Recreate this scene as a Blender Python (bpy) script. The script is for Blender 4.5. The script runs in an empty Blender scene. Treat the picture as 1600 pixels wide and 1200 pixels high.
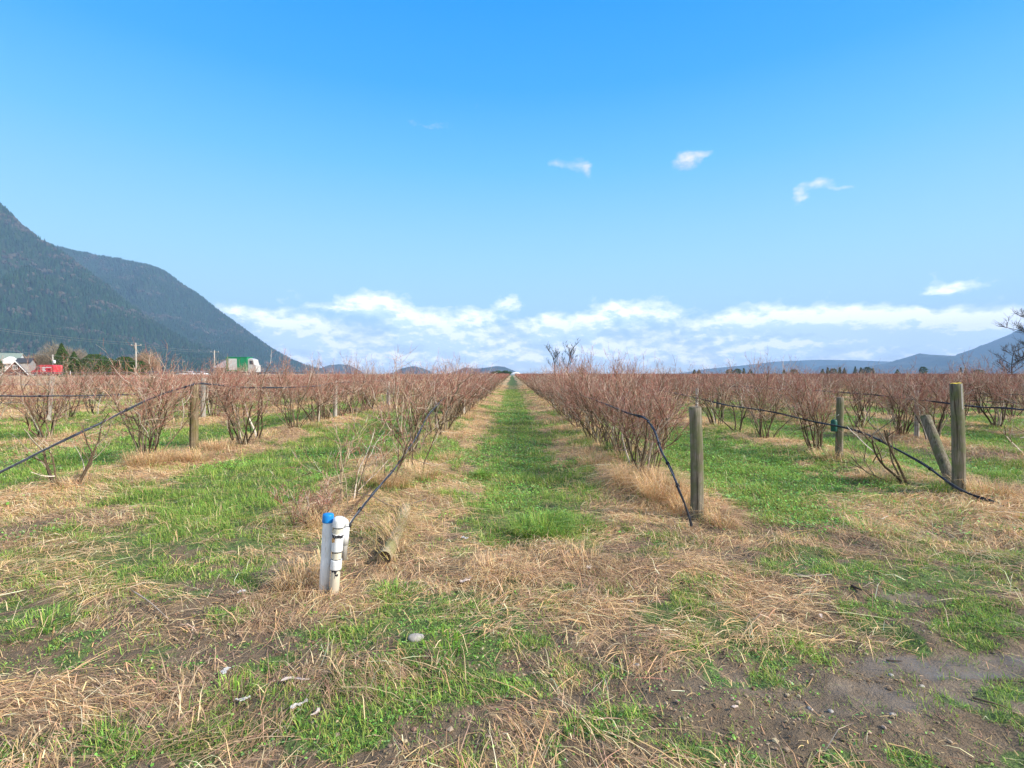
import bpy, math, random
import numpy as np
from math import radians as R, sin, cos, pi

# ------------------------------------------------------------------ camera, sky, sun, exposure
scene = bpy.context.scene
CAMH, PITCH, FPX = 1.4, math.atan(16 / 800), 800.0
cam_d = bpy.data.cameras.new("camera"); cam = bpy.data.objects.new("camera", cam_d)
scene.collection.objects.link(cam); scene.camera = cam
cam.location = (0, 0, CAMH); cam.rotation_euler = (pi / 2 - PITCH, 0, 0)
cam_d.sensor_width = 36; cam_d.lens = 18; cam_d.clip_start = 0.05; cam_d.clip_end = 40000
scene.view_settings.view_transform = 'Standard'; scene.view_settings.look = 'None'
scene.view_settings.exposure = 0.74; scene.view_settings.gamma = 1; scene.view_settings.use_curve_mapping = False

SUN_EL, SUN_AZ = R(34), R(108)          # azimuth clockwise from +Y (the viewing direction)
sun_d = bpy.data.lights.new("sun", 'SUN'); sun = bpy.data.objects.new("sun", sun_d)
scene.collection.objects.link(sun)
sun_d.energy = 4.6; sun_d.angle = R(6); sun_d.color = (1.0, 0.94, 0.85)
sun.rotation_euler = (pi / 2 - SUN_EL, 0, pi - SUN_AZ)      # lamp shines away from that azimuth

class NT:
    """small node helper"""
    def __init__(s, tree): s.t = tree; s.n = tree.nodes; s.l = tree.links
    def new(s, typ, **kw):
        n = s.n.new(typ)
        for k, v in kw.items(): setattr(n, k, v)
        return n
    def put(s, sock, v):
        if hasattr(v, 'is_linked') or hasattr(v, 'links'): s.l.new(v, sock)
        elif v is not None:
            try: sock.default_value = v
            except Exception: sock.default_value = tuple(v) + (1,)
    def m(s, op, a, b=None, c=None, clamp=False):
        n = s.new('ShaderNodeMath', operation=op); n.use_clamp = clamp
        for i, v in enumerate((a, b, c)):
            if v is not None: s.put(n.inputs[i], v)
        return n.outputs[0]
    def mix(s, f, a, b, blend='MIX'):
        n = s.new('ShaderNodeMix', data_type='RGBA', blend_type=blend)
        s.put(n.inputs[0], f); s.put(n.inputs[6], a); s.put(n.inputs[7], b)
        return n.outputs[2]
    def ramp(s, f, pts, interp='LINEAR'):
        n = s.new('ShaderNodeValToRGB'); cr = n.color_ramp; cr.interpolation = interp
        while len(cr.elements) < len(pts): cr.elements.new(0.5)
        for e, (p, c) in zip(cr.elements, pts):
            e.position = p; e.color = (c if hasattr(c, '__len__') else (c, c, c)) + ((1,) if not hasattr(c, '__len__') or len(c) == 3 else ())
        s.put(n.inputs[0], f); return n.outputs[0]
    def noise(s, vec, scale, detail=4, rough=0.55, dist=0.0, out=0):
        n = s.new('ShaderNodeTexNoise')
        if vec is not None: s.l.new(vec, n.inputs['Vector'])
        n.inputs['Scale'].default_value = scale; n.inputs['Detail'].default_value = detail
        n.inputs['Roughness'].default_value = rough; n.inputs['Distortion'].default_value = dist
        return n.outputs[out]
    def xyz(s, x, y, z=0.0):
        n = s.new('ShaderNodeCombineXYZ')
        for i, v in enumerate((x, y, z)): s.put(n.inputs[i], v)
        return n.outputs[0]
    def scalev(s, vec, sc):
        n = s.new('ShaderNodeVectorMath', operation='MULTIPLY'); s.l.new(vec, n.inputs[0]); n.inputs[1].default_value = sc
        return n.outputs[0]

def lin(r, g, b):
    f = lambda c: ((c / 255 + 0.055) / 1.055) ** 2.4 if c > 10 else c / 255 / 12.92
    return (f(r), f(g), f(b))

def build_world():
    w = bpy.data.worlds.new("World"); scene.world = w; w.cycles.sampling_method = 'MANUAL'; w.cycles.sample_map_resolution = 512; w.use_nodes = True
    t = NT(w.node_tree); t.n.clear()
    sky = t.new('ShaderNodeTexSky', sky_type='NISHITA'); sky.sun_disc = False
    sky.sun_elevation = SUN_EL; sky.sun_rotation = SUN_AZ; sky.air_density = 1.0; sky.dust_density = 0.6; sky.ozone_density = 2.5
    tc = t.new('ShaderNodeTexCoord'); sp = t.new('ShaderNodeSeparateXYZ'); t.l.new(tc.outputs['Generated'], sp.inputs[0])
    X, Y, Z = sp.outputs
    az = t.m('MULTIPLY', t.m('ARCTAN2', X, Y), 57.2958)
    el = t.m('MULTIPLY', t.m('ARCSINE', Z), 57.2958)
    # blue gradient measured by elevation (degrees / 60)
    e60 = t.m('DIVIDE', el, 60.0, clamp=True)
    k = lambda r, g, b: tuple(7.6 * c for c in lin(r, g, b))
    blue = t.ramp(e60, [(0.0, k(222, 234, 244)), (0.05, k(206, 230, 247)), (0.11, k(182, 224, 250)), (0.20, k(158, 214, 252)), (0.36, k(100, 187, 252)), (0.48, k(48, 162, 248)), (0.60, k(4, 148, 245)), (1.0, k(10, 104, 206))])
    base = t.mix(0.95, sky.outputs[0], blue)
    # cloud field as a node group evaluated at two elevations for light tops and grey bases
    g = bpy.data.node_groups.new("cloud_field", 'ShaderNodeTree')
    g.interface.new_socket("az", in_out='INPUT', socket_type='NodeSocketFloat')
    g.interface.new_socket("el", in_out='INPUT', socket_type='NodeSocketFloat')
    g.interface.new_socket("density", in_out='OUTPUT', socket_type='NodeSocketFloat')
    q = NT(g); gi = q.new('NodeGroupInput'); go = q.new('NodeGroupOutput')
    a0, e0 = gi.outputs[0], gi.outputs[1]
    wob = q.noise(q.xyz(q.m('MULTIPLY', a0, 0.45), q.m('MULTIPLY', e0, 0.7)), 1.0, 3, 0.6, out=1)
    ws = q.new('ShaderNodeSeparateColor'); q.l.new(wob, ws.inputs[0])
    a = q.m('ADD', a0, q.m('MULTIPLY', q.m('SUBTRACT', ws.outputs[0], 0.5), 3.0))
    e = q.m('ADD', e0, q.m('MULTIPLY', q.m('SUBTRACT', ws.outputs[1], 0.5), 1.3))
    blobs = [(590, 474, 42, 15, 1), (560, 480, 40, 9, .7), (432, 505, 42, 17, 1), (490, 518, 38, 16, .9), (655, 505, 40, 20, 1), (700, 522, 60, 16, .8),
             (745, 495, 40, 12, .8), (795, 474, 22, 9, .9), (870, 508, 50, 16, 1), (930, 505, 35, 13, .8), (960, 482, 22, 9, .7), (1015, 488, 60, 14, 1),
             (1130, 505, 40, 13, .8), (1210, 498, 55, 15, 1.1), (1285, 505, 50, 17, 1), (1350, 500, 60, 17, 1.1), (1425, 512, 55, 15, 1), (1520, 508, 70, 16, 1.1),
             (1600, 505, 60, 14, 1), (1482, 452, 40, 7, 1), (1432, 488, 14, 7, .9), (1066, 257, 26, 7, .78), (1092, 244, 26, 5, .62), (914, 268, 15, 8, .56), (880, 262, 24, 4, .3),
             (1245, 309, 13, 11, .62), (1276, 290, 30, 6, .6), (1310, 296, 26, 4, .4), (690, 198, 34, 7, .35), (640, 192, 18, 6, .3), (738, 172, 20, 6, .3), (870, 255, 40, 8, .3),
             (375, 488, 26, 7, .6), (330, 405, 40, 9, .2), (495, 478, 24, 8, .5), (220, 540, 60, 20, .8), (60, 480, 60, 20, .8), (1720, 500, 90, 20, 1)]
    tot = None
    for px, py, sx, sy, amp in blobs:
        A = math.degrees(math.atan((px - 800) / 800)); c = cos(R(A))
        E = math.degrees(math.atan((584 - py) / 800 * c)); sa = sx / 800 * 57.3 * c * c; se = sy * 1.3 / 800 * 57.3 * c
        da = q.m('DIVIDE', q.m('SUBTRACT', a, A), sa); de = q.m('DIVIDE', q.m('SUBTRACT', e, E), se)
        r2 = q.m('ADD', q.m('MULTIPLY', da, da), q.m('MULTIPLY', de, de))
        v = q.m('MULTIPLY', q.m('EXPONENT', q.m('MULTIPLY', r2, -1.0)), amp)
        tot = v if tot is None else q.m('ADD', tot, v)
    n1 = q.noise(q.xyz(q.m('MULTIPLY', a, 0.36), q.m('MULTIPLY', e, 0.55)), 1.0, 7, 0.56)
    n2 = q.noise(q.xyz(q.m('MULTIPLY', a, 0.14), q.m('MULTIPLY', e, 0.6), 7.0), 1.0, 5, 0.55)
    band = q.m('MULTIPLY', q.m('SUBTRACT', 1.0, q.m('SMOOTH_MIN', q.m('DIVIDE', q.m('ABSOLUTE', q.m('SUBTRACT', e0, 2.2)), 4.2), 1.0, 0.3)), 1.0, clamp=True)
    bd = q.m('MULTIPLY', band, q.m('MULTIPLY', n2, 1.95))
    # unseen broken cloud deck over and behind the camera, added for soft neutral light
    back = q.m('MULTIPLY', q.m('SUBTRACT', q.m('ABSOLUTE', a0), 68.0), 0.03, clamp=True)
    back = q.m('MULTIPLY', back, q.m('ADD', q.m('MULTIPLY', q.noise(q.xyz(q.m('MULTIPLY', a0, .05), q.m('MULTIPLY', e0, .08)), 1.0, 5, .6), 1.6), 0.1))
    high = q.m('MULTIPLY', q.m('SUBTRACT', e0, 52.0), 0.05, clamp=True)
    dens = q.m('ADD', q.m('ADD', tot, bd), q.m('ADD', q.m('MULTIPLY', back, 1.0), q.m('MULTIPLY', high, 1.0)))
    n3 = q.noise(q.xyz(q.m('MULTIPLY', a0, 0.75), q.m('MULTIPLY', e0, 1.5), 3.0), 1.0, 5, 0.58)
    dens = q.m('ADD', dens, q.m('MULTIPLY', q.m('SUBTRACT', n1, 0.5), q.m('SUBTRACT', 2.1, q.m('MULTIPLY', q.m('DIVIDE', e0, 14.0, clamp=True), 1.5))))
    edge = q.m('MULTIPLY', q.m('SUBTRACT', n3, 0.5), q.m('MULTIPLY', q.m('MINIMUM', q.m('MAXIMUM', dens, 0.0), 1.0), 2.0))
    dens = q.m('ADD', dens, edge)
    q.l.new(dens, go.inputs[0])
    def field(off_e, off_a=0.0):
        n = t.new('ShaderNodeGroup'); n.node_tree = g
        t.put(n.inputs[0], t.m('ADD', az, off_a)); t.put(n.inputs[1], t.m('ADD', el, off_e)); return n.outputs[0]
    d0 = field(0.0); d1 = field(0.75, 0.4)
    cover = t.ramp(d0, [(0.24, 0.0), (0.52, 0.36), (0.80, 0.74), (1.3, 0.97)], 'LINEAR')
    shade = t.ramp(t.m('ADD', t.m('SUBTRACT', t.m('MULTIPLY', d1, 1.0), t.m('MULTIPLY', d0, 0.72)), .30), [(0.26, 0.0), (0.72, .92)])
    lit = tuple(6.5 * c for c in lin(249, 248, 252)); dark = tuple(7.0 * c for c in lin(186, 205, 234))
    cl = t.mix(shade, lit, dark)
    cl = t.mix(1.0, cl, t.ramp(e60, [(0.0, .86), (0.05, .93), (0.1, 1.0), (0.2, .66), (.35, 0.52), (.8, .36)]), 'MULTIPLY'); cl = t.mix(1.0, cl, (2.0, 2.0, 2.0), 'MULTIPLY')
    col = t.mix(cover, base, cl)
    bg = t.new('ShaderNodeBackground'); t.l.new(col, bg.inputs[0]); bg.inputs[1].default_value = 0.1
    o = t.new('ShaderNodeOutputWorld'); t.l.new(bg.outputs[0], o.inputs[0])
build_world()

# ------------------------------------------------------------------ helpers
rng = np.random.default_rng(7)
col = scene.collection
def f32(a): return np.ascontiguousarray(a, dtype=np.float32)

class MB:
    """collects verts / faces / tints and links them as ONE mesh object"""
    def __init__(s): s.v = []; s.f = []; s.c = []; s.n = 0
    def add(s, v, faces, c=(1, 1, 1)):
        v = np.asarray(v, dtype=np.float32).reshape(-1, 3); c = np.asarray(c, dtype=np.float32)
        if c.ndim == 1: c = np.broadcast_to(c, (len(v), 3))
        for f in (faces if isinstance(faces, list) else [faces]):
            f = np.asarray(f, dtype=np.int64)
            if f.size: s.f.append(f + s.n)
        s.v.append(v); s.c.append(c); s.n += len(v); return s
    def mesh(s, name, smooth=False):
        me = bpy.data.meshes.new(name); v = np.concatenate(s.v); c = np.concatenate(s.c)
        me.vertices.add(len(v)); me.vertices.foreach_set('co', f32(v).ravel())
        idx = np.concatenate([f.ravel() for f in s.f]).astype(np.int32)
        tot = np.concatenate([np.full(len(f), f.shape[1]) for f in s.f])
        st = np.concatenate(([0], np.cumsum(tot)[:-1])).astype(np.int32)
        me.loops.add(len(idx)); me.loops.foreach_set('vertex_index', idx)
        me.polygons.add(len(tot)); me.polygons.foreach_set('loop_start', st)
        me.update(calc_edges=True)
        a = me.color_attributes.new('tint', 'FLOAT_COLOR', 'POINT')
        a.data.foreach_set('color', f32(np.concatenate([c, np.ones((len(c), 1))], 1)).ravel())
        me.polygons.foreach_set('use_smooth', np.full(len(tot), smooth))
        return me
    def build(s, name, mat, parent=None, smooth=False):
        me = s.mesh(name, smooth); me.materials.append(mat)
        o = bpy.data.objects.new(name, me); col.objects.link(o)
        if parent: o.parent = parent
        return o
    # --- primitives
    def box(s, c, size, rot=None, tint=(1, 1, 1), bev=0.0):
        sx, sy, sz = [d / 2 for d in size]; b = min(bev, sx * .9, sy * .9, sz * .9)
        if b <= 0:
            v = np.array([(x, y, z) for x in (-sx, sx) for y in (-sy, sy) for z in (-sz, sz)])
            f = [(0, 1, 3, 2), (4, 6, 7, 5), (0, 4, 5, 1), (2, 3, 7, 6), (0, 2, 6, 4), (1, 5, 7, 3)]
            F = [np.array(f)]
        else:
            v = []; idx = {}
            for ix in (-1, 1):
                for iy in (-1, 1):
                    for iz in (-1, 1):
                        for ax in range(3):
                            p = [ix * (sx - b), iy * (sy - b), iz * (sz - b)]
                            p[ax] = (ix, iy, iz)[ax] * (sx, sy, sz)[ax]
                            idx[(ix, iy, iz, ax)] = len(v); v.append(p)
            q = []; tr = []
            for ax in range(3):
                o = [a for a in range(3) if a != ax]
                for sg in (-1, 1):
                    ring = []
                    for (u, w) in ((-1, -1), (1, -1), (1, 1), (-1, 1)):
                        k = [0, 0, 0]; k[ax] = sg; k[o[0]] = u; k[o[1]] = w; ring.append(idx[(*k, ax)])
                    q.append(ring)
            for ax in range(3):
                o = [a for a in range(3) if a != ax]
                for u in (-1, 1):
                    for w in (-1, 1):
                        k1 = [0, 0, 0]; k1[o[0]] = u; k1[o[1]] = w
                        lo = list(k1); hi = list(k1); lo[ax] = -1; hi[ax] = 1
                        q.append([idx[(*lo, o[0])], idx[(*hi, o[0])], idx[(*hi, o[1])], idx[(*lo, o[1])]])
            for ix in (-1, 1):
                for iy in (-1, 1):
                    for iz in (-1, 1): tr.append([idx[(ix, iy, iz, a)] for a in range(3)])
            v = np.array(v); F = [np.array(q), np.array(tr)]
        if rot is not None: v = v @ np.asarray(rot).T
        s.add(v + np.asarray(c), F, tint); return s
    def tube(s, path, rad, k=5, tint=(1, 1, 1), caps=False, ph=0.0):
        P = np.asarray(path, dtype=float); n = len(P); rad = np.broadcast_to(np.asarray(rad, float), (n,))
        T = np.gradient(P, axis=0); T /= np.linalg.norm(T, axis=1, keepdims=True) + 1e-9
        up = np.array((0, 0, 1.0)) if abs(T[:, 2]).mean() < 0.8 else np.array((1.0, 0, 0))
        A = np.cross(T, up); A /= np.linalg.norm(A, axis=1, keepdims=True) + 1e-9; B = np.cross(T, A)
        th = np.arange(k) * 2 * pi / k + ph
        V = P[:, None, :] + rad[:, None, None] * (np.cos(th)[None, :, None] * A[:, None, :] + np.sin(th)[None, :, None] * B[:, None, :])
        i = np.arange(n - 1)[:, None] * k; j = np.arange(k)[None, :]; j2 = (j + 1) % k
        F = np.stack([i + j, i + j2, i + k + j2, i + k + j], -1).reshape(-1, 4)
        tint = np.asarray(tint, float)
        if tint.ndim == 2: tint = np.repeat(tint, k, 0)
        Fs = [F]
        if caps: Fs += [np.arange(k)[None, ::-1], (np.arange(k) + (n - 1) * k)[None, :]]
        s.add(V.reshape(-1, 3), Fs, tint); return s
    def ribbon(s, path, wid, tint, side):
        P = np.asarray(path, float); n = len(P); w = np.broadcast_to(np.asarray(wid, float), (n,))
        V = np.stack([P - side * w[:, None], P + side * w[:, None]], 1).reshape(-1, 3)
        i = np.arange(n - 1)[:, None] * 2; F = i + np.array([0, 1, 3, 2])[None]
        s.add(V, F, tint); return s
    def lathe(s, c, prof, k=24, tint=(1, 1, 1), rot=None):
        prof = np.asarray(prof, float); th = np.arange(k) * 2 * pi / k
        V = np.stack([prof[:, None, 0] * np.cos(th), prof[:, None, 0] * np.sin(th), np.broadcast_to(prof[:, None, 1], (len(prof), k))], -1).reshape(-1, 3)
        n = len(prof); i = np.arange(n - 1)[:, None] * k; j = np.arange(k)[None]; j2 = (j + 1) % k
        F = np.stack([i + j, i + j2, i + k + j2, i + k + j], -1).reshape(-1, 4)
        if rot is not None: V = V @ np.asarray(rot).T
        s.add(V + np.asarray(c), F, tint); return s
    def prism(s, prof, axis_from, axis_to, tint=(1, 1, 1), ax=1):
        """closed profile (u,v) extruded along world axis ax"""
        p = np.asarray(prof, float); n = len(p); o = [a for a in range(3) if a != ax]
        V = np.zeros((2 * n, 3)); V[:n, o[0]] = V[n:, o[0]] = p[:, 0]; V[:n, o[1]] = V[n:, o[1]] = p[:, 1]
        V[:n, ax] = axis_from; V[n:, ax] = axis_to
        j = np.arange(n); j2 = (j + 1) % n
        s.add(V, [np.stack([j, j2, j2 + n, j + n], 1), np.arange(n)[None, ::-1], np.arange(n, 2 * n)[None]], tint); return s

def tag(o, label=None, cat=None, group=None, kind=None):
    if label: o['label'] = label
    if cat: o['category'] = cat
    if group: o['group'] = group
    if kind: o['kind'] = kind
    return o
def empty(name, loc, rz=0.0):
    o = bpy.data.objects.new(name, None); col.objects.link(o); o.location = loc; o.rotation_euler = (0, 0, rz)
    o.empty_display_size = 0.1; return o

def mat(name, rough=0.8, translucent=0.0, base=None, noise=None, spec=0.3, metal=0.0, bump=None, objnoise=True):
    """procedural material: per-vertex 'tint' (or a base colour) broken up by noise.  noise=(scale, darkest, lightest)"""
    m = bpy.data.materials.new(name); m.use_nodes = True; t = NT(m.node_tree); t.n.clear()
    if base is None:
        a = t.new('ShaderNodeAttribute'); a.attribute_name = 'tint'; c = a.outputs['Color']
    else:
        r = t.new('ShaderNodeRGB'); r.outputs[0].default_value = (*base, 1); c = r.outputs[0]
    tc = t.new('ShaderNodeTexCoord')
    if noise:
        n = t.noise(tc.outputs['Object'], noise[0], 5, 0.6)
        f = t.ramp(n, [(0.3, noise[1]), (0.7, noise[2])])
        c = t.mix(1.0, c, f, 'MULTIPLY')
    p = t.new('ShaderNodeBsdfPrincipled'); t.l.new(c, p.inputs['Base Color'])
    p.inputs['Roughness'].default_value = rough; p.inputs['Specular IOR Level'].default_value = spec; p.inputs['Metallic'].default_value = metal
    if bump:
        b = t.new('ShaderNodeBump'); b.inputs['Strength'].default_value = bump[1]; b.inputs['Distance'].default_value = bump[2]
        t.l.new(t.noise(tc.outputs['Object'], bump[0], 4, .6), b.inputs['Height']); t.l.new(b.outputs[0], p.inputs['Normal'])
    out = t.new('ShaderNodeOutputMaterial')
    if translucent:
        tr = t.new('ShaderNodeBsdfTranslucent'); t.l.new(c, tr.inputs[0])
        mx = t.new('ShaderNodeMixShader'); mx.inputs[0].default_value = translucent
        t.l.new(p.outputs[0], mx.inputs[1]); t.l.new(tr.outputs[0], mx.inputs[2]); t.l.new(mx.outputs[0], out.inputs[0])
    else: t.l.new(p.outputs[0], out.inputs[0])
    return m

def wood_mat(name, a, b, moss, crack=0.55):
    m = bpy.data.materials.new(name); m.use_nodes = True; t = NT(m.node_tree); t.n.clear()
    tc = t.new('ShaderNodeTexCoord'); v = t.scalev(tc.outputs['Object'], (60, 60, 3.2))
    n = t.noise(v, 1.0, 6, 0.65, 0.4); blot = t.noise(tc.outputs['Object'], 7.0, 4, .6)
    c = t.ramp(n, [(0.30, tuple(x * .45 for x in a)), (0.42, a), (0.62, b), (0.8, tuple(min(1, x * 1.25) for x in b))])
    c = t.mix(t.ramp(blot, [(0.46, 0.0), (0.62, 0.85)]), c, moss)
    v2 = t.scalev(tc.outputs['Object'], (34, 34, 1.1)); ck = t.noise(v2, 1.0, 3, .5)
    ckm = t.ramp(ck, [(0.34, 1.0), (0.385, 0.0)])
    c = t.mix(t.m('MULTIPLY', ckm, crack), c, (0.02, 0.016, 0.012))
    p = t.new('ShaderNodeBsdfPrincipled'); t.l.new(c, p.inputs['Base Color']); p.inputs['Roughness'].default_value = .9; p.inputs['Specular IOR Level'].default_value = .15
    bm = t.new('ShaderNodeBump'); bm.inputs['Strength'].default_value = .8; bm.inputs['Distance'].default_value = .006
    h = t.m('SUBTRACT', n, t.m('MULTIPLY', ckm, 1.2)); t.l.new(h, bm.inputs['Height']); t.l.new(bm.outputs[0], p.inputs['Normal'])
    o = t.new('ShaderNodeOutputMaterial'); t.l.new(p.outputs[0], o.inputs[0]); return m

def hash2(ix, iy, seed):
    h = (ix.astype(np.int64) * 374761393 + iy.astype(np.int64) * 668265263 + seed * 1442695041) & 0xffffffff
    h = ((h ^ (h >> 13)) * 1274126177) & 0xffffffff
    return ((h ^ (h >> 16)) & 0xffffff) / float(0xffffff)
def vn(x, y, seed=0):
    x = np.asarray(x, float); y = np.asarray(y, float)
    ix = np.floor(x); iy = np.floor(y); fx = x - ix; fy = y - iy
    fx = fx * fx * (3 - 2 * fx); fy = fy * fy * (3 - 2 * fy)
    a = hash2(ix, iy, seed); b = hash2(ix + 1, iy, seed); c = hash2(ix, iy + 1, seed); d = hash2(ix + 1, iy + 1, seed)
    return (a * (1 - fx) + b * fx) * (1 - fy) + (c * (1 - fx) + d * fx) * fy
def fbm(x, y, seed=0, o=4):
    s = 0; a = .5; t = 0
    for k in range(o): s = s + a * vn(x * 2 ** k + 17.3 * k, y * 2 ** k - 9.1 * k, seed + k); t += a; a *= .5
    return s / t
def sstep(x, a, b):
    t = np.clip((x - a) / (b - a), 0, 1); return t * t * (3 - 2 * t)

def ray(px, py):
    cx, cy = (px - 800) / FPX, (600 - py) / FPX
    return np.array((cx, cos(PITCH) + cy * sin(PITCH), -sin(PITCH) + cy * cos(PITCH)))
def gp(px, py, z=0.0):
    d = ray(px, py); t = (z - CAMH) / d[2]; return np.array((0, 0, CAMH)) + d * t
def at(px, py, Y):
    d = ray(px, py); return np.array((0, 0, CAMH)) + d * (Y / d[1])

# ------------------------------------------------------------------ the field: rows, cover masks, relief
ROWS_L = [-1.6, -5.25, -9.1, -13.1]; ROWS_R = [1.68, 5.2, 8.4, 11.9]
while ROWS_R[-1] < 330: ROWS_R.append(ROWS_R[-1] + 3.5)
while ROWS_L[-1] > -330: ROWS_L.append(ROWS_L[-1] - 3.6)
ROWS = np.array(sorted(ROWS_L + ROWS_R))
ROADY = lambda x: 62 - 0.16 * (x + 40)       # gravel lane beyond the left part of the field
def row_dist(x):
    i = np.clip(np.searchsorted(ROWS, x), 1, len(ROWS) - 1)
    return np.minimum(np.abs(x - ROWS[i - 1]), np.abs(ROWS[i] - x))

def E(px, py, rx, ry, a):       # patch measured on the photograph, kept as a world-space ellipse
    p = gp(px, py); d = p[1]; return (p[0], p[1], rx * d / 800, max(.12, ry * d * d / 1120), a)
GREEN = [E(*q) for q in [(620, 925, 80, 30, .85), (700, 980, 150, 50, 1), (640, 1055, 190, 50, .9), (560, 1090, 120, 40, .6), (760, 1010, 60, 30, .7),
    (1090, 925, 45, 22, .95), (1075, 985, 50, 20, .9), (1180, 985, 70, 22, .8), (1150, 1020, 50, 18, .6), (1065, 1010, 30, 20, .9), (1260, 855, 60, 20, .6), (1370, 900, 110, 28, .95), (1480, 905, 90, 26, .9),
    (1560, 880, 90, 26, .9), (1540, 960, 110, 36, .75), (1400, 985, 90, 26, .6), (1480, 1040, 120, 28, .35), (1240, 1000, 28, 14, .9), (1050, 1085, 150, 30, .30), (1330, 1010, 90, 26, .45),
    (60, 960, 60, 16, .75), (150, 1000, 90, 24, .35), (60, 1040, 80, 22, .45), (230, 870, 160, 45, 1), (300, 830, 160, 50, 1), (120, 900, 90, 20, .7), (270, 1040, 80, 16, .35), (360, 1060, 26, 26, .8),
    (820, 830, 90, 34, .9), (900, 855, 60, 22, .8), (740, 830, 60, 30, .55), (470, 1000, 110, 18, .6), (560, 985, 60, 18, .7), (330, 915, 90, 26, .55), (520, 1140, 200, 30, .45), (1250, 790, 110, 50, .9),
    (835, 940, 25, 12, .6), (930, 935, 24, 14, .6), (800, 955, 20, 14, .55), (1050, 880, 22, 10, .5)]]
STRAW = [E(*q) for q in [(860, 885, 150, 42, 1), (760, 895, 70, 40, .9), (1000, 905, 120, 40, .9), (900, 950, 120, 36, .85), (1120, 895, 110, 22, .9), (1200, 930, 110, 30, .85), (1150, 960, 110, 26, .5),
    (1450, 800, 170, 40, 1), (1560, 830, 120, 30, 1), (1290, 840, 90, 22, .8), (1370, 860, 120, 20, .55), (440, 935, 80, 32, 1), (400, 970, 90, 20, .7), (110, 1075, 170, 36, .9), (60, 1110, 160, 36, .9), (290, 1065, 90, 30, .85), (240, 1105, 110, 26, .8),
    (330, 985, 100, 16, .9), (200, 960, 60, 12, .6), (90, 810, 140, 26, .95), (30, 850, 100, 20, .8), (60, 905, 60, 12, .5), (940, 1040, 110, 18, .55), (880, 1060, 60, 14, .45), (640, 850, 70, 50, .9), (690, 900, 60, 34, .8), (520, 930, 60, 28, .9), (1130, 840, 70, 26, .9),
    (1290, 985, 110, 24, .55), (490, 1060, 60, 16, .65), (620, 1040, 30, 12, .5), (1000, 770, 70, 40, 1), (1560, 940, 50, 10, .35)]]
MUD = [E(*q) for q in [(1200, 1100, 330, 40, 1), (1040, 1085, 200, 26, .85), (1280, 1150, 420, 34, .9), (1400, 1050, 230, 34, 1), (1540, 1040, 120, 26, .9), (900, 1090, 150, 26, .7), (1440, 935, 70, 14, .9), (820, 1040, 60, 16, .6), (300, 1010, 90, 14, .5), (390, 1100, 80, 18, .7), (350, 950, 60, 14, .5), (1000, 1010, 30, 10, .4),(1290,905,50,9,.5)]]
WET = [E(*q) for q in [(1480, 1040, 150, 22, 1), (1330, 1095, 110, 18, .7), (1430, 932, 60, 10, .8), (1560, 1090, 120, 16, .7), (1190, 1070, 120, 14, .35)]]
def patch(L, x, y, wob):
    s = np.zeros_like(x)
    for cx, cy, rx, ry, a in L:
        r = np.sqrt(((x - cx) / rx) ** 2 + ((y - cy) / ry) ** 2)
        s = np.maximum(s, a * sstep(r + wob, 1.25, .65))
    return s
GAPS = {(-1.6): [(6.0, 8.0)]}
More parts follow.
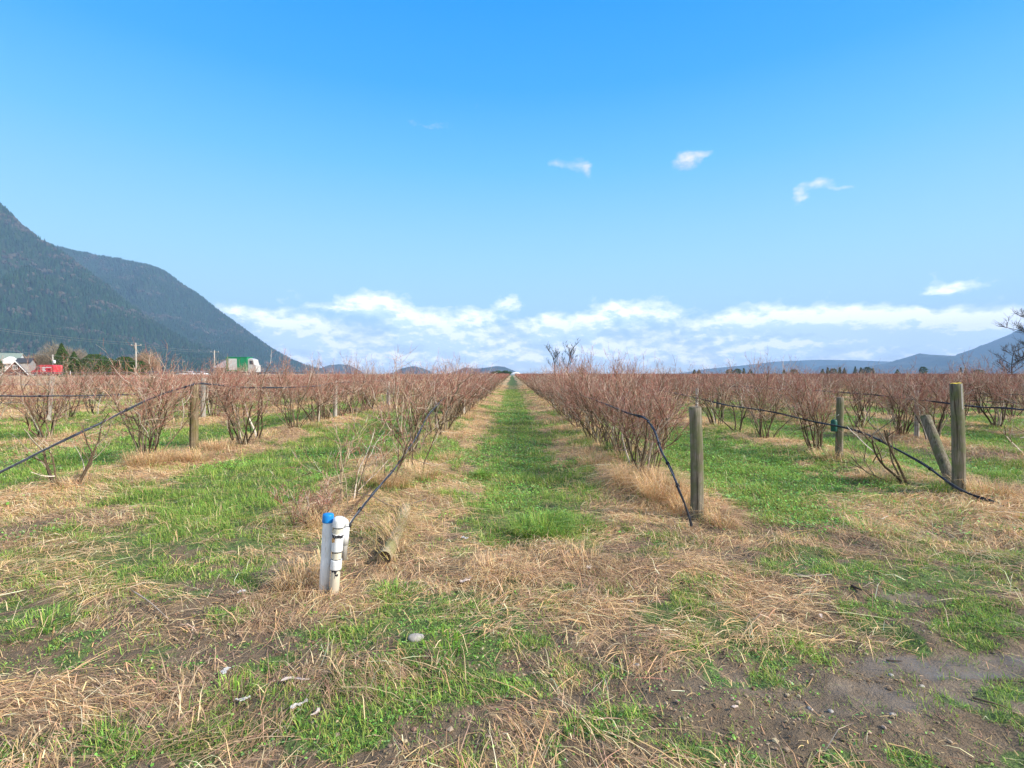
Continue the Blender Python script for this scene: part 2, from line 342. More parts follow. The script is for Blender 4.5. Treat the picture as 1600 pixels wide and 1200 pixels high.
def masks(x, y):
    """green, straw, mud, wet in 0..1 for a world position"""
    x = np.asarray(x, float); y = np.asarray(y, float)
    n1 = fbm(x * .9, y * .9, 3); n2 = fbm(x * 3.1, y * 3.1, 11); n3 = fbm(x * 7.7, y * 7.7, 23, 3)
    wob = (n2 - .5) * 1.0 + (n3 - .5) * .5
    rd = row_dist(x); pit = sstep(y, 4.0, 5.6)                       # inside the planted block
    # alleys
    half = np.where(np.abs(x) < 1.7, .60, .84)
    cen = np.where(np.abs(x) < 1.7, 0.06, 0.0)
    rdx = np.where(np.abs(x) < 1.7, 1.64 - np.abs(x - cen), rd)
    alley = sstep(rdx + wob * .85, 1.62 - half - .16, 1.62 - half + .2)
    lone = sstep(fbm(x * .5, y * .35, 51), .36, .56)
    gA = alley * np.where(np.abs(x) < 4.6, 1.0, .35 + .65 * lone)
    gA = np.maximum(gA, .85 * sstep(fbm(x * 1.3, y * .8, 57) + .25 * (n3 - .5), .50, .62) * sstep(y, 4.6, 6.5))       # greenish blotches in the straw
    startg = np.where(np.abs(x) < 1.7, sstep(y, 3.9, 4.6), np.where(x < 0, sstep(y + .12 * x, 2.9, 3.5), sstep(y, 4.5, 5.2)))
    g = gA * startg
    s = (1 - alley * .93) * sstep(y + wob, 4.1, 5.0) * (1 - .8 * np.clip(g, 0, 1))
    gp_, sp_, mp_ = patch(GREEN, x, y, wob), patch(STRAW, x, y, wob), patch(MUD, x, y, wob)
    head = 1 - sstep(y, 4.2, 5.4)
    g = np.maximum(g, gp_ * (.4 + .6 * sstep(n3, .35, .6)))
    g = np.maximum(g, head * .85 * sstep(n2 * .5 + n3 * .5, .455, .55))
    s = np.maximum(s * (1 - .85 * gp_ * head), sp_ * (.45 + .55 * sstep(n2, .35, .55)))
    s = np.maximum(s, head * .55 * sstep(fbm(x * 1.7, y * 3, 71), .50, .62))
    g = g * (1 - .75 * sp_ * (gp_ < sp_)) * (1 - .88 * mp_ * (gp_ < mp_)); s = s * (1 - .96 * mp_ * (sp_ < mp_))
    near = 1 - sstep(y, 1.5, 1.95)
    mud = np.clip(1 - g - s, 0, 1) * head
    wet = patch(WET, x, y, wob * .8)
    # open straw meadow beyond the left rows
    lm = sstep(-x - 15 + .0 * y, 0, 1.5)
    meadow_g = .65 * sstep(fbm(x * .25, y * .12, 91), .5, .66)
    g = g * (1 - lm) + lm * meadow_g; s = s * (1 - lm) + lm * (1 - meadow_g * .8)
    g = np.maximum(g, .20 * sstep(n3, .45, .6) * (s > .2))
    s = s * (.45 + .55 * sstep(fbm(x * 4.5, y * 4.5, 141, 3), .36, .52))
    return np.clip(g, 0, 1), np.clip(s, 0, 1), mud, wet
def hgt(x, y):
    x = np.asarray(x, float); y = np.asarray(y, float)
    rd = row_dist(x); m = .085 * np.exp(-(rd / .62) ** 2) * sstep(y, 4.3, 6.0) * (1 - sstep(-x - 15, 0, 2))
    fade = 1 - .8 * sstep(y, 25, 80)
    h = m + ((fbm(x * .6, y * .6, 5) - .5) * .10 + (fbm(x * 2.6, y * 2.6, 9) - .5) * .085 + (fbm(x * 11, y * 11, 15, 3) - .5) * .040) * fade
    _w = patch(WET, x, y, 0 * x)
    return h * (1 - .75 * _w) - .012 * _w

def ground():
    def seg(a, b, st): return np.arange(a, b, st)
    def geo(a, b, r):
        o = [a]; s = .6
        while o[-1] < b: s *= r; o.append(o[-1] + s)
        return np.array(o)
    xr = np.concatenate([seg(0, 3.6, .028), seg(3.6, 6, .05), seg(6, 13, .12), seg(13, 70, .4), geo(70, 20000, 1.16)])
    xs = np.concatenate([-xr[:0:-1], xr])
    ys = np.concatenate([[-3000, -600, -120, -30, -8, -3], seg(-1, 1.4, .2), seg(1.4, 4.6, .026), seg(4.6, 9.5, .05), seg(9.5, 22, .13), seg(22, 70, .5), geo(70, 22000, 1.14)])
    X, Y = np.meshgrid(xs, ys); n = X.size
    H = hgt(X, Y) * sstep(-Y, 6, 0) * (1 - sstep(Y, 150, 400))
    H = H * (1 - sstep(np.abs(X), 150, 400))
    # highway embankment on the left, far side of the meadow
    emb = sstep(Y - .13 * (-X - 80), 84, 91) * sstep(-X, 12, 34) * (1 - sstep(Y, 130, 200))
    H = H + 1.02 * emb
    g, s, m, w = masks(X, Y); lane = np.exp(-((Y - ROADY(X)) / 2.0) ** 4) * sstep(-X, 14, 20)
    hw = sstep(Y - .13 * (-X - 80), 93, 94) * (1 - sstep(Y - .13 * (-X - 80), 108, 109)) * sstep(-X, 12, 30)
    b = MB(); k = len(xs)
    i, j = np.meshgrid(np.arange(len(ys) - 1), np.arange(k - 1), indexing='ij'); q = (i * k + j).ravel()
    F = np.stack([q, q + 1, q + k + 1, q + k], 1)
    b.add(np.stack([X, Y, H], -1).reshape(-1, 3), F, np.stack([g, s, w], -1).reshape(-1, 3))
    me = b.mesh('ground', True)
    a = me.color_attributes.new('lane', 'FLOAT_COLOR', 'POINT')
    a.data.foreach_set('color', f32(np.stack([lane, hw, 0 * X, 0 * X + 1], -1)).ravel())
    M = bpy.data.materials.new('field_soil'); M.use_nodes = True; t = NT(M.node_tree); t.n.clear()
    tc = t.new('ShaderNodeTexCoord'); P = tc.outputs['Object']
    at_ = t.new('ShaderNodeAttribute'); at_.attribute_name = 'tint'; sp = t.new('ShaderNodeSeparateColor'); t.l.new(at_.outputs['Color'], sp.inputs[0])
    al = t.new('ShaderNodeAttribute'); al.attribute_name = 'lane'; sl = t.new('ShaderNodeSeparateColor'); t.l.new(al.outputs['Color'], sl.inputs[0])
    G, S, W = sp.outputs
    n1 = t.noise(P, 6, 6, .65); n2 = t.noise(P, 40, 5, .65); n3 = t.noise(P, 130, 3, .6); nb = t.noise(P, .8, 4, .6)
    soil = t.ramp(n1, [(.3, (.085, .060, .037)), (.5, (.145, .103, .064)), (.75, (.225, .165, .105))])
    soil = t.mix(t.m('MULTIPLY', n2, .55), soil, (.28, .21, .14))
    grit = t.ramp(t.noise(P, 260, 2, .5), [(.66, 0.0), (.72, 1.0)]); soil = t.mix(t.m('MULTIPLY', grit, .35), soil, (.36, .33, .28))
    st = t.scalev(P, (9, 60, 30)); nst = t.noise(st, 1.0, 5, .7, 1.2)
    straw = t.ramp(nst, [(.3, (.17, .115, .065)), (.5, (.44, .31, .18)), (.7, (.64, .48, .30))])
    straw = t.mix(t.m('MULTIPLY', nb, .5), straw, (.54, .36, .19))
    ng = t.noise(P, 22, 5, .7)
    green = t.ramp(ng, [(.3, (.06, .075, .03)), (.5, (.11, .155, .05)), (.72, (.19, .26, .08))])
    gm = t.ramp(t.m('ADD', G, t.m('MULTIPLY', t.m('SUBTRACT', n1, .5), .9)), [(.35, 0.0), (.65, 1.0)])
    sm = t.ramp(t.m('ADD', S, t.m('MULTIPLY', t.m('SUBTRACT', n2, .5), .9)), [(.3, 0.0), (.6, 1.0)])
    c = t.mix(sm, soil, straw); c = t.mix(gm, c, green)
    gravel = t.ramp(n2, [(.3, (.24, .23, .21)), (.7, (.36, .345, .32))]); c = t.mix(sl.outputs[0], c, gravel)
    c = t.mix(sl.outputs[1], c, (.09, .09, .092))
    wet = t.m('MULTIPLY', W, t.ramp(t.noise(P, 3.3, 4, .6), [(.4, .2), (.6, 1.0)]))
    c = t.mix(t.m('MULTIPLY', wet, .30), c, (.15, .12, .09))
    p = t.new('ShaderNodeBsdfPrincipled'); t.l.new(c, p.inputs['Base Color'])
    t.l.new(t.m('SUBTRACT', .9, t.m('MULTIPLY', wet, .66)), p.inputs['Roughness'])
    t.l.new(t.m('ADD', .18, t.m('MULTIPLY', wet, .45)), p.inputs['Specular IOR Level'])
    bp = t.new('ShaderNodeBump'); bp.inputs['Distance'].default_value = .03
    t.l.new(t.m('SUBTRACT', 1.0, t.m('MULTIPLY', wet, .8)), bp.inputs['Strength'])
    t.l.new(t.m('ADD', t.m('MULTIPLY', n2, .7), t.m('ADD', t.m('MULTIPLY', n3, .3), n1)), bp.inputs['Height']); t.l.new(bp.outputs[0], p.inputs['Normal'])
    o = t.new('ShaderNodeOutputMaterial'); t.l.new(p.outputs[0], o.inputs[0])
    me.materials.append(M); ob = bpy.data.objects.new('ground', me); col.objects.link(ob); tag(ob, kind='structure')
ground()

# ------------------------------------------------------------------ hills and mountains
def hill(name, prof, D, depth, seed, rough, mt, base_z=-3.0, foot=.62, res=6.0, front=True):
    """ridge profile (px, py) standing at distance D; slope runs forward to foot*D; real depth behind"""
    prof = np.array(prof, float); px = np.arange(prof[0, 0], prof[-1, 0] + .1, res)
    ry = np.interp(px, prof[:, 0], prof[:, 1]); Hr = np.array([max(0.0, at(a, b, D)[2]) for a, b in zip(px, ry)])
    X0 = (px - 800) / 800 * D
    T = np.linspace(0, 1, 46); rows = []
    Yf = foot * D
    for tt in T:
        y = Yf + (D - Yf) * tt; rows.append((y, tt))
    for tt in np.linspace(1, 0, 14)[1:]: rows.append((D + depth * (1 - tt), tt))
    V = np.zeros((len(rows), len(px), 3))
    for k, (y, tt) in enumerate(rows):
        x = X0 * (1 + (y - D) / D * .45)
        sh = tt ** .8 if y <= D else tt
        g = fbm(x / 230 + seed, y / 340, seed, 4) - .5
        bump = 4 * tt * (1 - tt)
        z = Hr * sh * (1 + rough * bump * g * 1.6) + (fbm(x / 50, y / 50, seed + 5, 3) - .5) * 20 * rough * bump * np.clip(Hr / 80, 0, 1)
        V[k, :, 0] = x; V[k, :, 1] = y; V[k, :, 2] = z + base_z * (1 - tt)
    n, m = V.shape[:2]; i, j = np.meshgrid(np.arange(n - 1), np.arange(m - 1), indexing='ij'); q = (i * m + j).ravel()
    b = MB(); b.add(V.reshape(-1, 3), np.stack([q, q + 1, q + m + 1, q + m], 1)); o = b.build(name, mt, smooth=True)
    tag(o, kind='structure'); return V
hill_m = mat('hill_ground', .95, base=(.022, .036, .020), noise=(.02, .6, 1.7), spec=.05)
def mountain_mat():
    m = bpy.data.materials.new('wooded_mountain'); m.use_nodes = True; t = NT(m.node_tree); t.n.clear()
    tc = t.new('ShaderNodeTexCoord'); n = t.noise(tc.outputs['Object'], .004, 8, .62, .6); f = t.noise(tc.outputs['Object'], .035, 5, .7)
    c = t.ramp(n, [(.35, (.020, .030, .022)), (.52, (.040, .048, .034)), (.62, (.085, .075, .055)), (.7, (.035, .045, .032))])
    c = t.mix(1.0, c, t.ramp(f, [(.3, .45), (.7, 1.5)]), 'MULTIPLY')
    p = t.new('ShaderNodeBsdfPrincipled'); t.l.new(c, p.inputs['Base Color']); p.inputs['Roughness'].default_value = 1; p.inputs['Specular IOR Level'].default_value = 0
    b = t.new('ShaderNodeBump'); b.inputs['Distance'].default_value = 14; b.inputs['Strength'].default_value = .8; t.l.new(t.m('ADD', n, f), b.inputs['Height']); t.l.new(b.outputs[0], p.inputs['Normal'])
    o = t.new('ShaderNodeOutputMaterial'); t.l.new(p.outputs[0], o.inputs[0]); return m
mount_m = mountain_mat()
V1 = hill('hill', [(-620, 60), (-420, 120), (-200, 210), (-80, 270), (-20, 312), (0, 326), (30, 348), (60, 372), (100, 396), (150, 432), (200, 474), (250, 510), (300, 538), (360, 562), (420, 580), (450, 590)], 2700, 1100, 3, .62, hill_m)
V2 = hill('hill', [(-250, 300), (-60, 350), (60, 384), (105, 394), (140, 398), (180, 406), (230, 416), (262, 428), (285, 446), (310, 462), (340, 486), (370, 508), (400, 530), (430, 551), (460, 568), (490, 578), (530, 588)], 4000, 1400, 9, .6, hill_m, foot=.72)
hill('mountain', [(470, 590), (495, 578), (512, 571), (530, 569), (545, 570), (553, 574), (562, 583), (575, 588)], 6300, 900, 21, .3, mount_m, res=2, foot=.9)
hill('mountain', [(600, 590), (618, 581), (626, 576), (645, 572), (660, 575), (672, 580), (685, 588)], 6000, 800, 25, .3, mount_m, res=2, foot=.9)
hill('mountain', [(690, 590), (712, 580), (726, 574), (745, 576), (762, 574), (775, 572), (788, 573), (800, 578), (815, 585), (826, 590)], 6100, 800, 29, .3, mount_m, res=2, foot=.9)
hill('mountain', [(1020, 592), (1070, 582), (1100, 577), (1160, 571), (1210, 565), (1280, 562), (1340, 563), (1390, 565), (1500, 560), (1700, 560)], 9300, 1500, 33, .3, mount_m, res=4, foot=.92)
hill('mountain', [(1235, 592), (1262, 578), (1285, 571), (1310, 570), (1335, 573), (1352, 582), (1370, 590)], 7600, 700, 37, .3, mount_m, res=3, foot=.93)
hill('mountain', [(1300, 592), (1340, 580), (1380, 569), (1412, 562), (1424, 556), (1436, 552), (1452, 554), (1490, 556), (1508, 553), (1530, 543), (1550, 533), (1575, 523), (1600, 510), (1660, 488), (1740, 455), (1850, 420), (2000, 390), (2200, 400)], 6600, 2200, 41, .4, mount_m, res=4, foot=.72)

# forest covering the left hills
def forest(V, seed, n, hmin, hmax, name, label, rim):
    r = np.random.default_rng(seed); m = V.shape[1]
    ii = r.random(n) * 44.6; jj = r.random(n) * (m - 1.01)
    if rim: 
        k = n // 9; ii[:k] = 44.2 + r.random(k) * .9
    i0 = ii.astype(int); j0 = jj.astype(int); fi = (ii - i0)[:, None]; fj = (jj - j0)[:, None]
    P = (V[i0, j0] * (1 - fi) + V[i0 + 1, j0] * fi) * (1 - fj) + (V[i0, j0 + 1] * (1 - fi) + V[i0 + 1, j0 + 1] * fi) * fj
    P = P[P[:, 2] > 6]; n = len(P)
    dec = fbm(P[:, 0] / 90, P[:, 2] / 40 + P[:, 1] / 300, seed + 2) + r.normal(0, .09, n)
    isdec = dec > .70
    if rim: isdec |= (P[:, 2] > np.percentile(P[:, 2], 93)) & (r.random(n) < .85)
    h = r.uniform(hmin, hmax, n) * np.where(isdec, .72, 1) * (.8 + .4 * fbm(P[:, 0] / 60, P[:, 1] / 60, seed)); w = h * np.where(isdec, .36, .19) * r.uniform(.8, 1.25, n)
    k = 5; a = r.random(n)[:, None] * 6.28 + np.arange(k)[None] * 2 * pi / k
    j = r.uniform(.7, 1.3, (n, k)); rings = []
    prof_c = [(0.08, 1.0), (.40, .62), (.44, .78), (.72, .34)]; prof_d = [(0.15, .55), (.45, 1.0), (.70, .95), (.90, .55)]
    for q in range(4):
        zc = np.where(isdec, prof_d[q][0], prof_c[q][0])[:, None]; rc = np.where(isdec, prof_d[q][1], prof_c[q][1])[:, None]
        rr = rc * w[:, None] * (j if q % 2 == 0 else j[:, ::-1])
        rings.append(np.stack([P[:, :1] + rr * np.cos(a), P[:, 1:2] + rr * np.sin(a), P[:, 2:] - 1 + zc * h[:, None] * r.uniform(.95, 1.05, (n, k))], -1))
    tip = P + np.stack([0 * h, 0 * h, h - 1], -1)
    Vt = np.concatenate(rings + [tip[:, None]], 1); nv = 4 * k + 1
    f = []
    for q in range(3):
        for z in range(k): f.append((q * k + z, q * k + (z + 1) % k, (q + 1) * k + (z + 1) % k, (q + 1) * k + z))
    F4 = (np.arange(n)[:, None, None] * nv + np.array(f)[None]).reshape(-1, 4)
    F3 = (np.arange(n)[:, None, None] * nv + np.array([(3 * k + z, 3 * k + (z + 1) % k, 4 * k) for z in range(k)])[None]).reshape(-1, 3)
    cc = np.array((.020, .046, .022)); cd = np.array((.066, .060, .044)); v = r.uniform(.6, 1.5, (n, 1))
    c = np.where(isdec[:, None], cd * v, cc * v * np.stack([r.uniform(.8, 1.4, n), r.uniform(.85, 1.15, n), r.uniform(.8, 1.3, n)], -1))
    b = MB(); b.add(Vt.reshape(-1, 3), [F4, F3], np.repeat(c, nv, 0)); o = b.build(name, mat('forest_' + str(seed), 1.0, spec=.02), smooth=False)
    tag(o, label, 'forest', kind='stuff')
forest(V1, 5, 46000, 19, 31, 'forest', 'dense conifer forest with bare brown patches covering the near slope of the left hill', False)
forest(V2, 6, 46000, 20, 33, 'forest', 'dark bluish conifer forest on the farther ridge behind the near left hill', True)

# haze in the air
hz = MB().box((0, 4400, 446), (17000, 12400, 914)).build('haze', bpy.data.materials.new('haze_air'))
hm = hz.data.materials[0]; hm.use_nodes = True; t = NT(hm.node_tree); t.n.clear()
pv = t.new('ShaderNodeVolumePrincipled'); pv.inputs['Color'].default_value = (.41, .665, 1.0, 1); pv.inputs['Density'].default_value = 1.05e-4
o_ = t.new('ShaderNodeOutputMaterial'); t.l.new(pv.outputs[0], o_.inputs['Volume']); tag(hz, 'thin pale blue haze in the valley air', 'haze', kind='stuff')

# ------------------------------------------------------------------ materials
M_cane = mat('bush_cane_bark', .9, noise=(45, .55, 1.35), spec=.15)
M_twig = mat('bush_twig_bark', .75, noise=(14, .75, 1.25), spec=.25)
M_grass = mat('grass_blade', .55, translucent=.30, spec=.25)
M_straw = mat('dry_straw', .7, translucent=.18, spec=.25)
M_leaf = mat('weed_leaf', .5, translucent=.22, spec=.35)
M_post = wood_mat('weathered_post_wood', (.135, .115, .080), (.255, .225, .165), (.13, .145, .065))
M_post2 = wood_mat('mossy_brown_post_wood', (.17, .125, .07), (.30, .245, .155), (.17, .15, .055))
M_post3 = wood_mat('pale_grey_post_wood', (.30, .28, .24), (.47, .44, .38), (.33, .31, .25), .3)
M_end = mat('post_end_grain', .9, base=(.16, .13, .09), noise=(60, .5, 1.4))
M_lichen = mat('yellow_lichen', .9, base=(.62, .46, .05), noise=(80, .6, 1.2))
M_hose = mat('black_hose_plastic', .65, base=(.022, .024, .030), noise=(20, .8, 2.6), spec=.22)
M_wire = mat('galvanised_wire', .45, base=(.34, .34, .34), metal=.5, noise=(30, .6, 1.2))
M_dark = mat('black_rubber', .6, base=(.02, .02, .022), noise=(12, .7, 1.3))
M_bark = mat('tree_bark', .95, noise=(8, .7, 1.3), spec=.1)
M_ever = mat('evergreen_needles', .85, spec=.1)

# ------------------------------------------------------------------ blueberry bushes
def nrm(v): return v / (np.linalg.norm(v) + 1e-9)
def grow(r, start, d, L, n, crook, lift):
    P = [np.array(start, float)]; d = nrm(np.array(d, float)); st = L / n
    for _ in range(n):
        d = nrm(d + r.normal(0, crook, 3) + np.array((0, 0, lift))); P.append(P[-1] + d * st)
    return np.array(P)
BR = [np.array(c) for c in ((.15, .105, .062), (.22, .165, .10), (.34, .285, .19), (.10, .072, .045))]
TW = [np.array(c) for c in ((.38, .20, .12), (.48, .31, .19), (.34, .16, .10), (.68, .54, .38), (.44, .27, .16), (.52, .38, .24))]
RD = [np.array(c) for c in ((.44, .17, .125), (.50, .25, .18), (.39, .125, .095), (.60, .38, .28))]
def bush(seed, H=1.5, spread=.62, canes=9, lat=1.0, lod=0, fork=.45, lean=(0, 0), thick=1.0, pale=1.0):
    r = np.random.default_rng(seed); A = MB(); B = MB()
    pick = lambda L: (np.array((.72, .62, .50)) if r.random() < .09 else L[r.integers(len(L))]) * r.uniform(.6, 1.15) * (.95 if lod == 0 else .80)
    ks = (6, 4, 3, 3) if lod == 0 else (4, 3, 3, 3)
    def wood(P, r0, r1, lev):
        rad = np.linspace(r0, r1, len(P)); c = pale * pick(BR) if lev < 2 else (pick(TW) if lev == 2 else pick(RD))
        T = A if lev < 2 else B
        if lod == 0 or lev < 2: T.tube(P, rad, ks[lev], c, ph=r.random() * 6)
        else:
            T.ribbon(P, rad * 1.15, c, nrm(r.normal(0, 1, 3)))
    nl = (3, 5, 4) if lod == 0 else (3, 4, 3)
    for c_ in range(canes):
        a = c_ * 2.39 + r.normal(0, .5); o = np.array((cos(a), sin(a), 0)); b0 = o * r.uniform(.02, .12) * min(1, spread / .5)
        tilt = r.uniform(.12, 1.0) * spread; L = H * r.uniform(.5, .78)
        P = grow(r, b0 + np.array((0, 0, -.06)), o * tilt + np.array((lean[0], lean[1], 1)), L, 7, .15, .05)
        r0 = thick * r.uniform(.008, .017) * (1.3 if canes < 6 else 1); wood(P, r0, r0 * .5, 0)
        for b in range(nl[0] + (1 if r.random() < .5 else 0)):
            i = min(len(P) - 1, int(len(P) * (fork + (1 - fork) * (b + r.random()) / (nl[0] + .5)))); t = nrm(P[i] - P[i - 1])
            d = t * .8 + r.normal(0, .55, 3) + o * .25 * (1 if spread > .3 else .4) + (0, 0, .25)
            Q = grow(r, P[i], d, H * r.uniform(.22, .40), 5, .17, .09); wood(Q, r0 * .5, r0 * .24, 1)
            for q in range(int(nl[1] * lat + r.random())):
                i2 = r.integers(1, len(Q)); d2 = nrm(Q[i2] - Q[i2 - 1]) * .8 + r.normal(0, .55, 3) + (0, 0, .4)
                S = grow(r, Q[i2], d2, H * r.uniform(.12, .28), 4, .14, .07); wood(S, .0026 if lod == 0 else .0034, .0013, 2)
                for z in range(int(nl[2] * lat + r.random())):
                    i3 = r.integers(1, len(S)); d3 = nrm(S[i3] - S[i3 - 1]) * .7 + r.normal(0, .6, 3) + (0, 0, .35)
                    W = grow(r, S[i3], d3, H * r.uniform(.04, .13), 2, .12, .03); wood(W, .0019 if lod == 0 else .0030, .0011, 3)
        if lod == 0 and r.random() < .6:     # short crooked stub
            i = r.integers(1, 4); wood(grow(r, P[i], r.normal(0, 1, 3) + (0, 0, .3), .12, 3, .3, 0), .006, .003, 1)
    return A, B
def proto(*a, **k):
    A, B = bush(*a, **k); ma = A.mesh('canes'); ma.materials.append(M_cane); mb = B.mesh('twigs'); mb.materials.append(M_twig)
    C = MB()                                     # both in one mesh, for distant copies
    me = None
    return ma, mb
NEAR = [proto(100 + i, 1.52, .54, 13, 1.35, thick=1.15) for i in range(5)]
DENSE = [proto(120 + i, 1.55, .54, 14, 1.15) for i in range(4)]
SPARSE = [proto(140 + i, 1.35, .75, 4, .8, fork=.35) for i in range(3)]
MID = []
for i in range(6):
    A, B = bush(160 + i, 1.5, .6, 11, 1.0, lod=1)
    C = MB(); C.v = A.v + B.v; C.c = A.c + B.c
    C.f = A.f + [f + A.n for f in B.f]; C.n = A.n + B.n
    me = C.mesh('blueberry_bush'); me.materials.append(M_twig); MID.append(me)
ORD = "first second third fourth fifth sixth seventh eighth ninth tenth eleventh twelfth thirteenth fourteenth fifteenth sixteenth seventeenth eighteenth nineteenth twentieth twenty-first twenty-second twenty-third twenty-fourth twenty-fifth twenty-sixth twenty-seventh twenty-eighth twenty-ninth thirtieth thirty-first thirty-second thirty-third thirty-fourth thirty-fifth thirty-sixth thirty-seventh thirty-eighth thirty-ninth fortieth forty-first forty-second forty-third forty-fourth forty-fifth".split()
def rowname(i, side):
    return f"{'first' if i == 0 else ORD[i]} row {'left' if side < 0 else 'right'} of the path"
BUSHG = 'leafless blueberry bushes planted in rows'
def place_bush(name, meshes, x, y, s, rz, label, sz=None):
    z = float(hgt(x, y))
    if isinstance(meshes, tuple):
        e = empty(name, (x, y, z), rz); e.scale = (s, s, sz or s); e.rotation_euler = (rb.normal(0, .05), rb.normal(0, .05), rz)
        for nm, me in zip(('canes', 'twigs'), meshes):
            o = bpy.data.objects.new(nm, me); col.objects.link(o); o.parent = e
    else:
        e = bpy.data.objects.new(name, meshes); col.objects.link(e); e.location = (x, y, z); e.rotation_euler = (0, 0, rz); e.scale = (s, s, sz or s)
    tag(e, label, 'bush', BUSHG); return e
# the ones next to the camera, authored
special = {
    -1: [(8.5, 'V', .98, -.05, 'tall many-stemmed bare bush where the hose rises beside the grass path'), (10.9, 'S', 1.25, 0.0, None), (11.6, 'N', 1.05, .05, None), (13.0, 'N', .95, 0, None)],
    -2: [(7.8, 'V', 1.04, -.32, 'big vase-shaped reddish bush left of the round brown post'), (9.5, 'N', .95, .2, 'bare bush just right of the round brown post'), (10.5, 'S', 1.1, 0, None), (12.3, 'N', 1.0, 0, None), (13.7, 'N', .95, 0, None)],
    -3: [(10.6, 'N', .95, -.6, 'reddish bare bush at the left edge in front of the horizontal hose'), (13.2, 'N', .98, 0, None), (14.6, 'S', 1.0, 0, None)],
    1: [(6.4, 'N', .80, .02, 'dense bare bush beneath the bend of the drooping hose'), (7.2, 'D', .86, .08, None), (8.0, 'N', .90, .05, None), (8.8, 'D', .90, .05, None), (9.7, 'D', .93, 0, None), (10.5, 'N', .97, 0, None)],
    2: [(7.55, 'T', .5, .05, 'tiny bare bush stub beside the short round post'), (8.75, 'N', .88, 0, 'bare bush left of the short round post, under the slanting hose'), (10.5, 'N', .95, 0, None), (11.7, 'S', 1.0, 0, None), (13.0, 'N', 1.0, 0, None)],
    3: [(8.3, 'T', .95, .1, 'low crooked bare bush with dark limbs at the right edge'), (10.2, 'N', .9, 0, None), (11.0, 'N', .95, 0, None), (12.4, 'D', .95, 0, None)]}
TINY = [proto(150, 1.1, .9, 3, .7, fork=.5)]
VASE = [proto(155, 1.56, .42, 15, 1.2)]
bank = {'V': VASE, 'N': NEAR, 'D': DENSE, 'S': SPARSE, 'T': TINY}
plist = []      # (x, y, row key, type, scale, label)
rb = np.random.default_rng(77)
def row_of(k): return ROWS_L[-k - 1] if k < 0 else ROWS_R[k - 1]
def yend(x): return 200.0 if x > -6 else 82.0
for k in list(range(-14, 0)) + list(range(1, len(ROWS_R) + 1)):
    x = row_of(k); y = 6.0
    if k in special:
        for (yy, ty, s, dx, lb) in special[k]: plist.append([x + dx, yy, k, ty, s, lb]); y = yy + .9
    elif k == -4: y = 12.8
    elif k < -4: y = abs(x) / .86 + rb.uniform(-1, 1)
    else: y = 9.5 + .12 * abs(x) + rb.uniform(-.5, .8)
    while y < yend(x) and abs(x) < y * 1.12 + 6:
        if k < -2 and y > 82: break
        y += 0
        gap = rb.random() < (.0 if k == 1 else .6 if (k < -4 and y < abs(x) / .62) else .10)
        if not gap: plist.append([x + rb.normal(0, .07), y, k, 'D' if (k == 1 or (k in (-1, 2) and y > 18)) and rb.random() < .7 else ('S' if rb.random() < .08 else 'N'), rb.uniform(.76, 1.02) * (1 + .14 * (rb.random() < .08)) * (1.12 if (k < -1 and y < 26) or False else 1), None])
        y += rb.uniform(.82, 1.12) if k in (1, -1) else rb.uniform(.9, 1.35)
    yl = y
    if abs(x) >= y * 1.12 + 6:
        y = (abs(x) - 6) / 1.12
        while y < yend(x):
            if rb.random() > .08: plist.append([x + rb.normal(0, .07), y, k, 'N', rb.uniform(.8, 1.02), None])
            y += rb.uniform(.9, 1.3)
# largest 290 in view become individuals, the rest one object
vis = [p for p in plist if abs(p[0]) < p[1] * 1.06 + .8]; far = [p for p in plist if abs(p[0]) >= p[1] * 1.06 + .8]
vis.sort(key=lambda p: p[1] * (1 if p[2] in (1, -1) else 1.1)); indiv = vis[:288]; rest = vis[288:] + [p for p in far if p[1] < 400]
cnt = {}
indiv.sort(key=lambda p: (p[2], p[1]))
for p in indiv:
    x, y, k, ty, s, lb = p; cnt[k] = cnt.get(k, 0) + 1; i = cnt[k]; side = -1 if k < 0 else 1; ri = abs(k) - 1
    adj = {'V': 'reddish bare bush', 'N': 'reddish bare bush', 'D': 'dense bare bush', 'S': 'sparse bare bush', 'T': 'small bare bush'}[ty]
    if lb is None:
        lb = f"{adj}, {ORD[i - 1]} from the front in the {rowname(ri, side)}" if i <= 45 else f"bare bush farther back than the forty-fifth in the {rowname(ri, side)}"
    d = math.hypot(x, y); rz = rb.random() * 6.28
    if d < 19: me = bank[ty][rb.integers(len(bank[ty]))]
    else: me = MID[rb.integers(len(MID))]
    place_bush('blueberry_bush', me, x, y, s, rz, lb, s * rb.uniform(.93, 1.06))
# the dead branchy shrub behind the white pipes and the gnarled stumps
def single(name, seed, x, y, label, **kw):
    A, B = bush(seed, **kw); e = empty(name, (x, y, float(hgt(x, y)))); A.build('canes', M_cane, e); B.build('twigs', M_twig, e); tag(e, label, 'bush', BUSHG)
single('blueberry_bush', 301, -1.72, 5.35, 'thin grey half-dead shrub standing just behind the white pipes', H=1.2, spread=.75, canes=6, lat=.75, fork=.25, thick=.62, pale=1.7)
single('blueberry_bush', 302, -1.35, 7.0, 'forked pale dead branch standing between the pipes and tall bush', H=1.2, spread=.5, canes=3, lat=.7, fork=.3, thick=.6, pale=1.9)
single('blueberry_bush', 311, -1.5, 6.1, 'spindly leafless shrub between the half-dead shrub and forked branch', H=1.0, spread=.7, canes=4, lat=.7, fork=.25, thick=.55, pale=1.6)
single('blueberry_bush', 312, -1.9, 4.75, 'dry tangle of fine twigs low to the left behind the pipes', H=.55, spread=1.1, canes=7, lat=1.0, fork=.2, thick=.4, pale=1.0)
single('blueberry_bush', 305, -5.2, 5.95, 'low pruned bush stub with crooked stems under the long slanting hose', H=.95, spread=.7, canes=4, lat=.5, fork=.35)
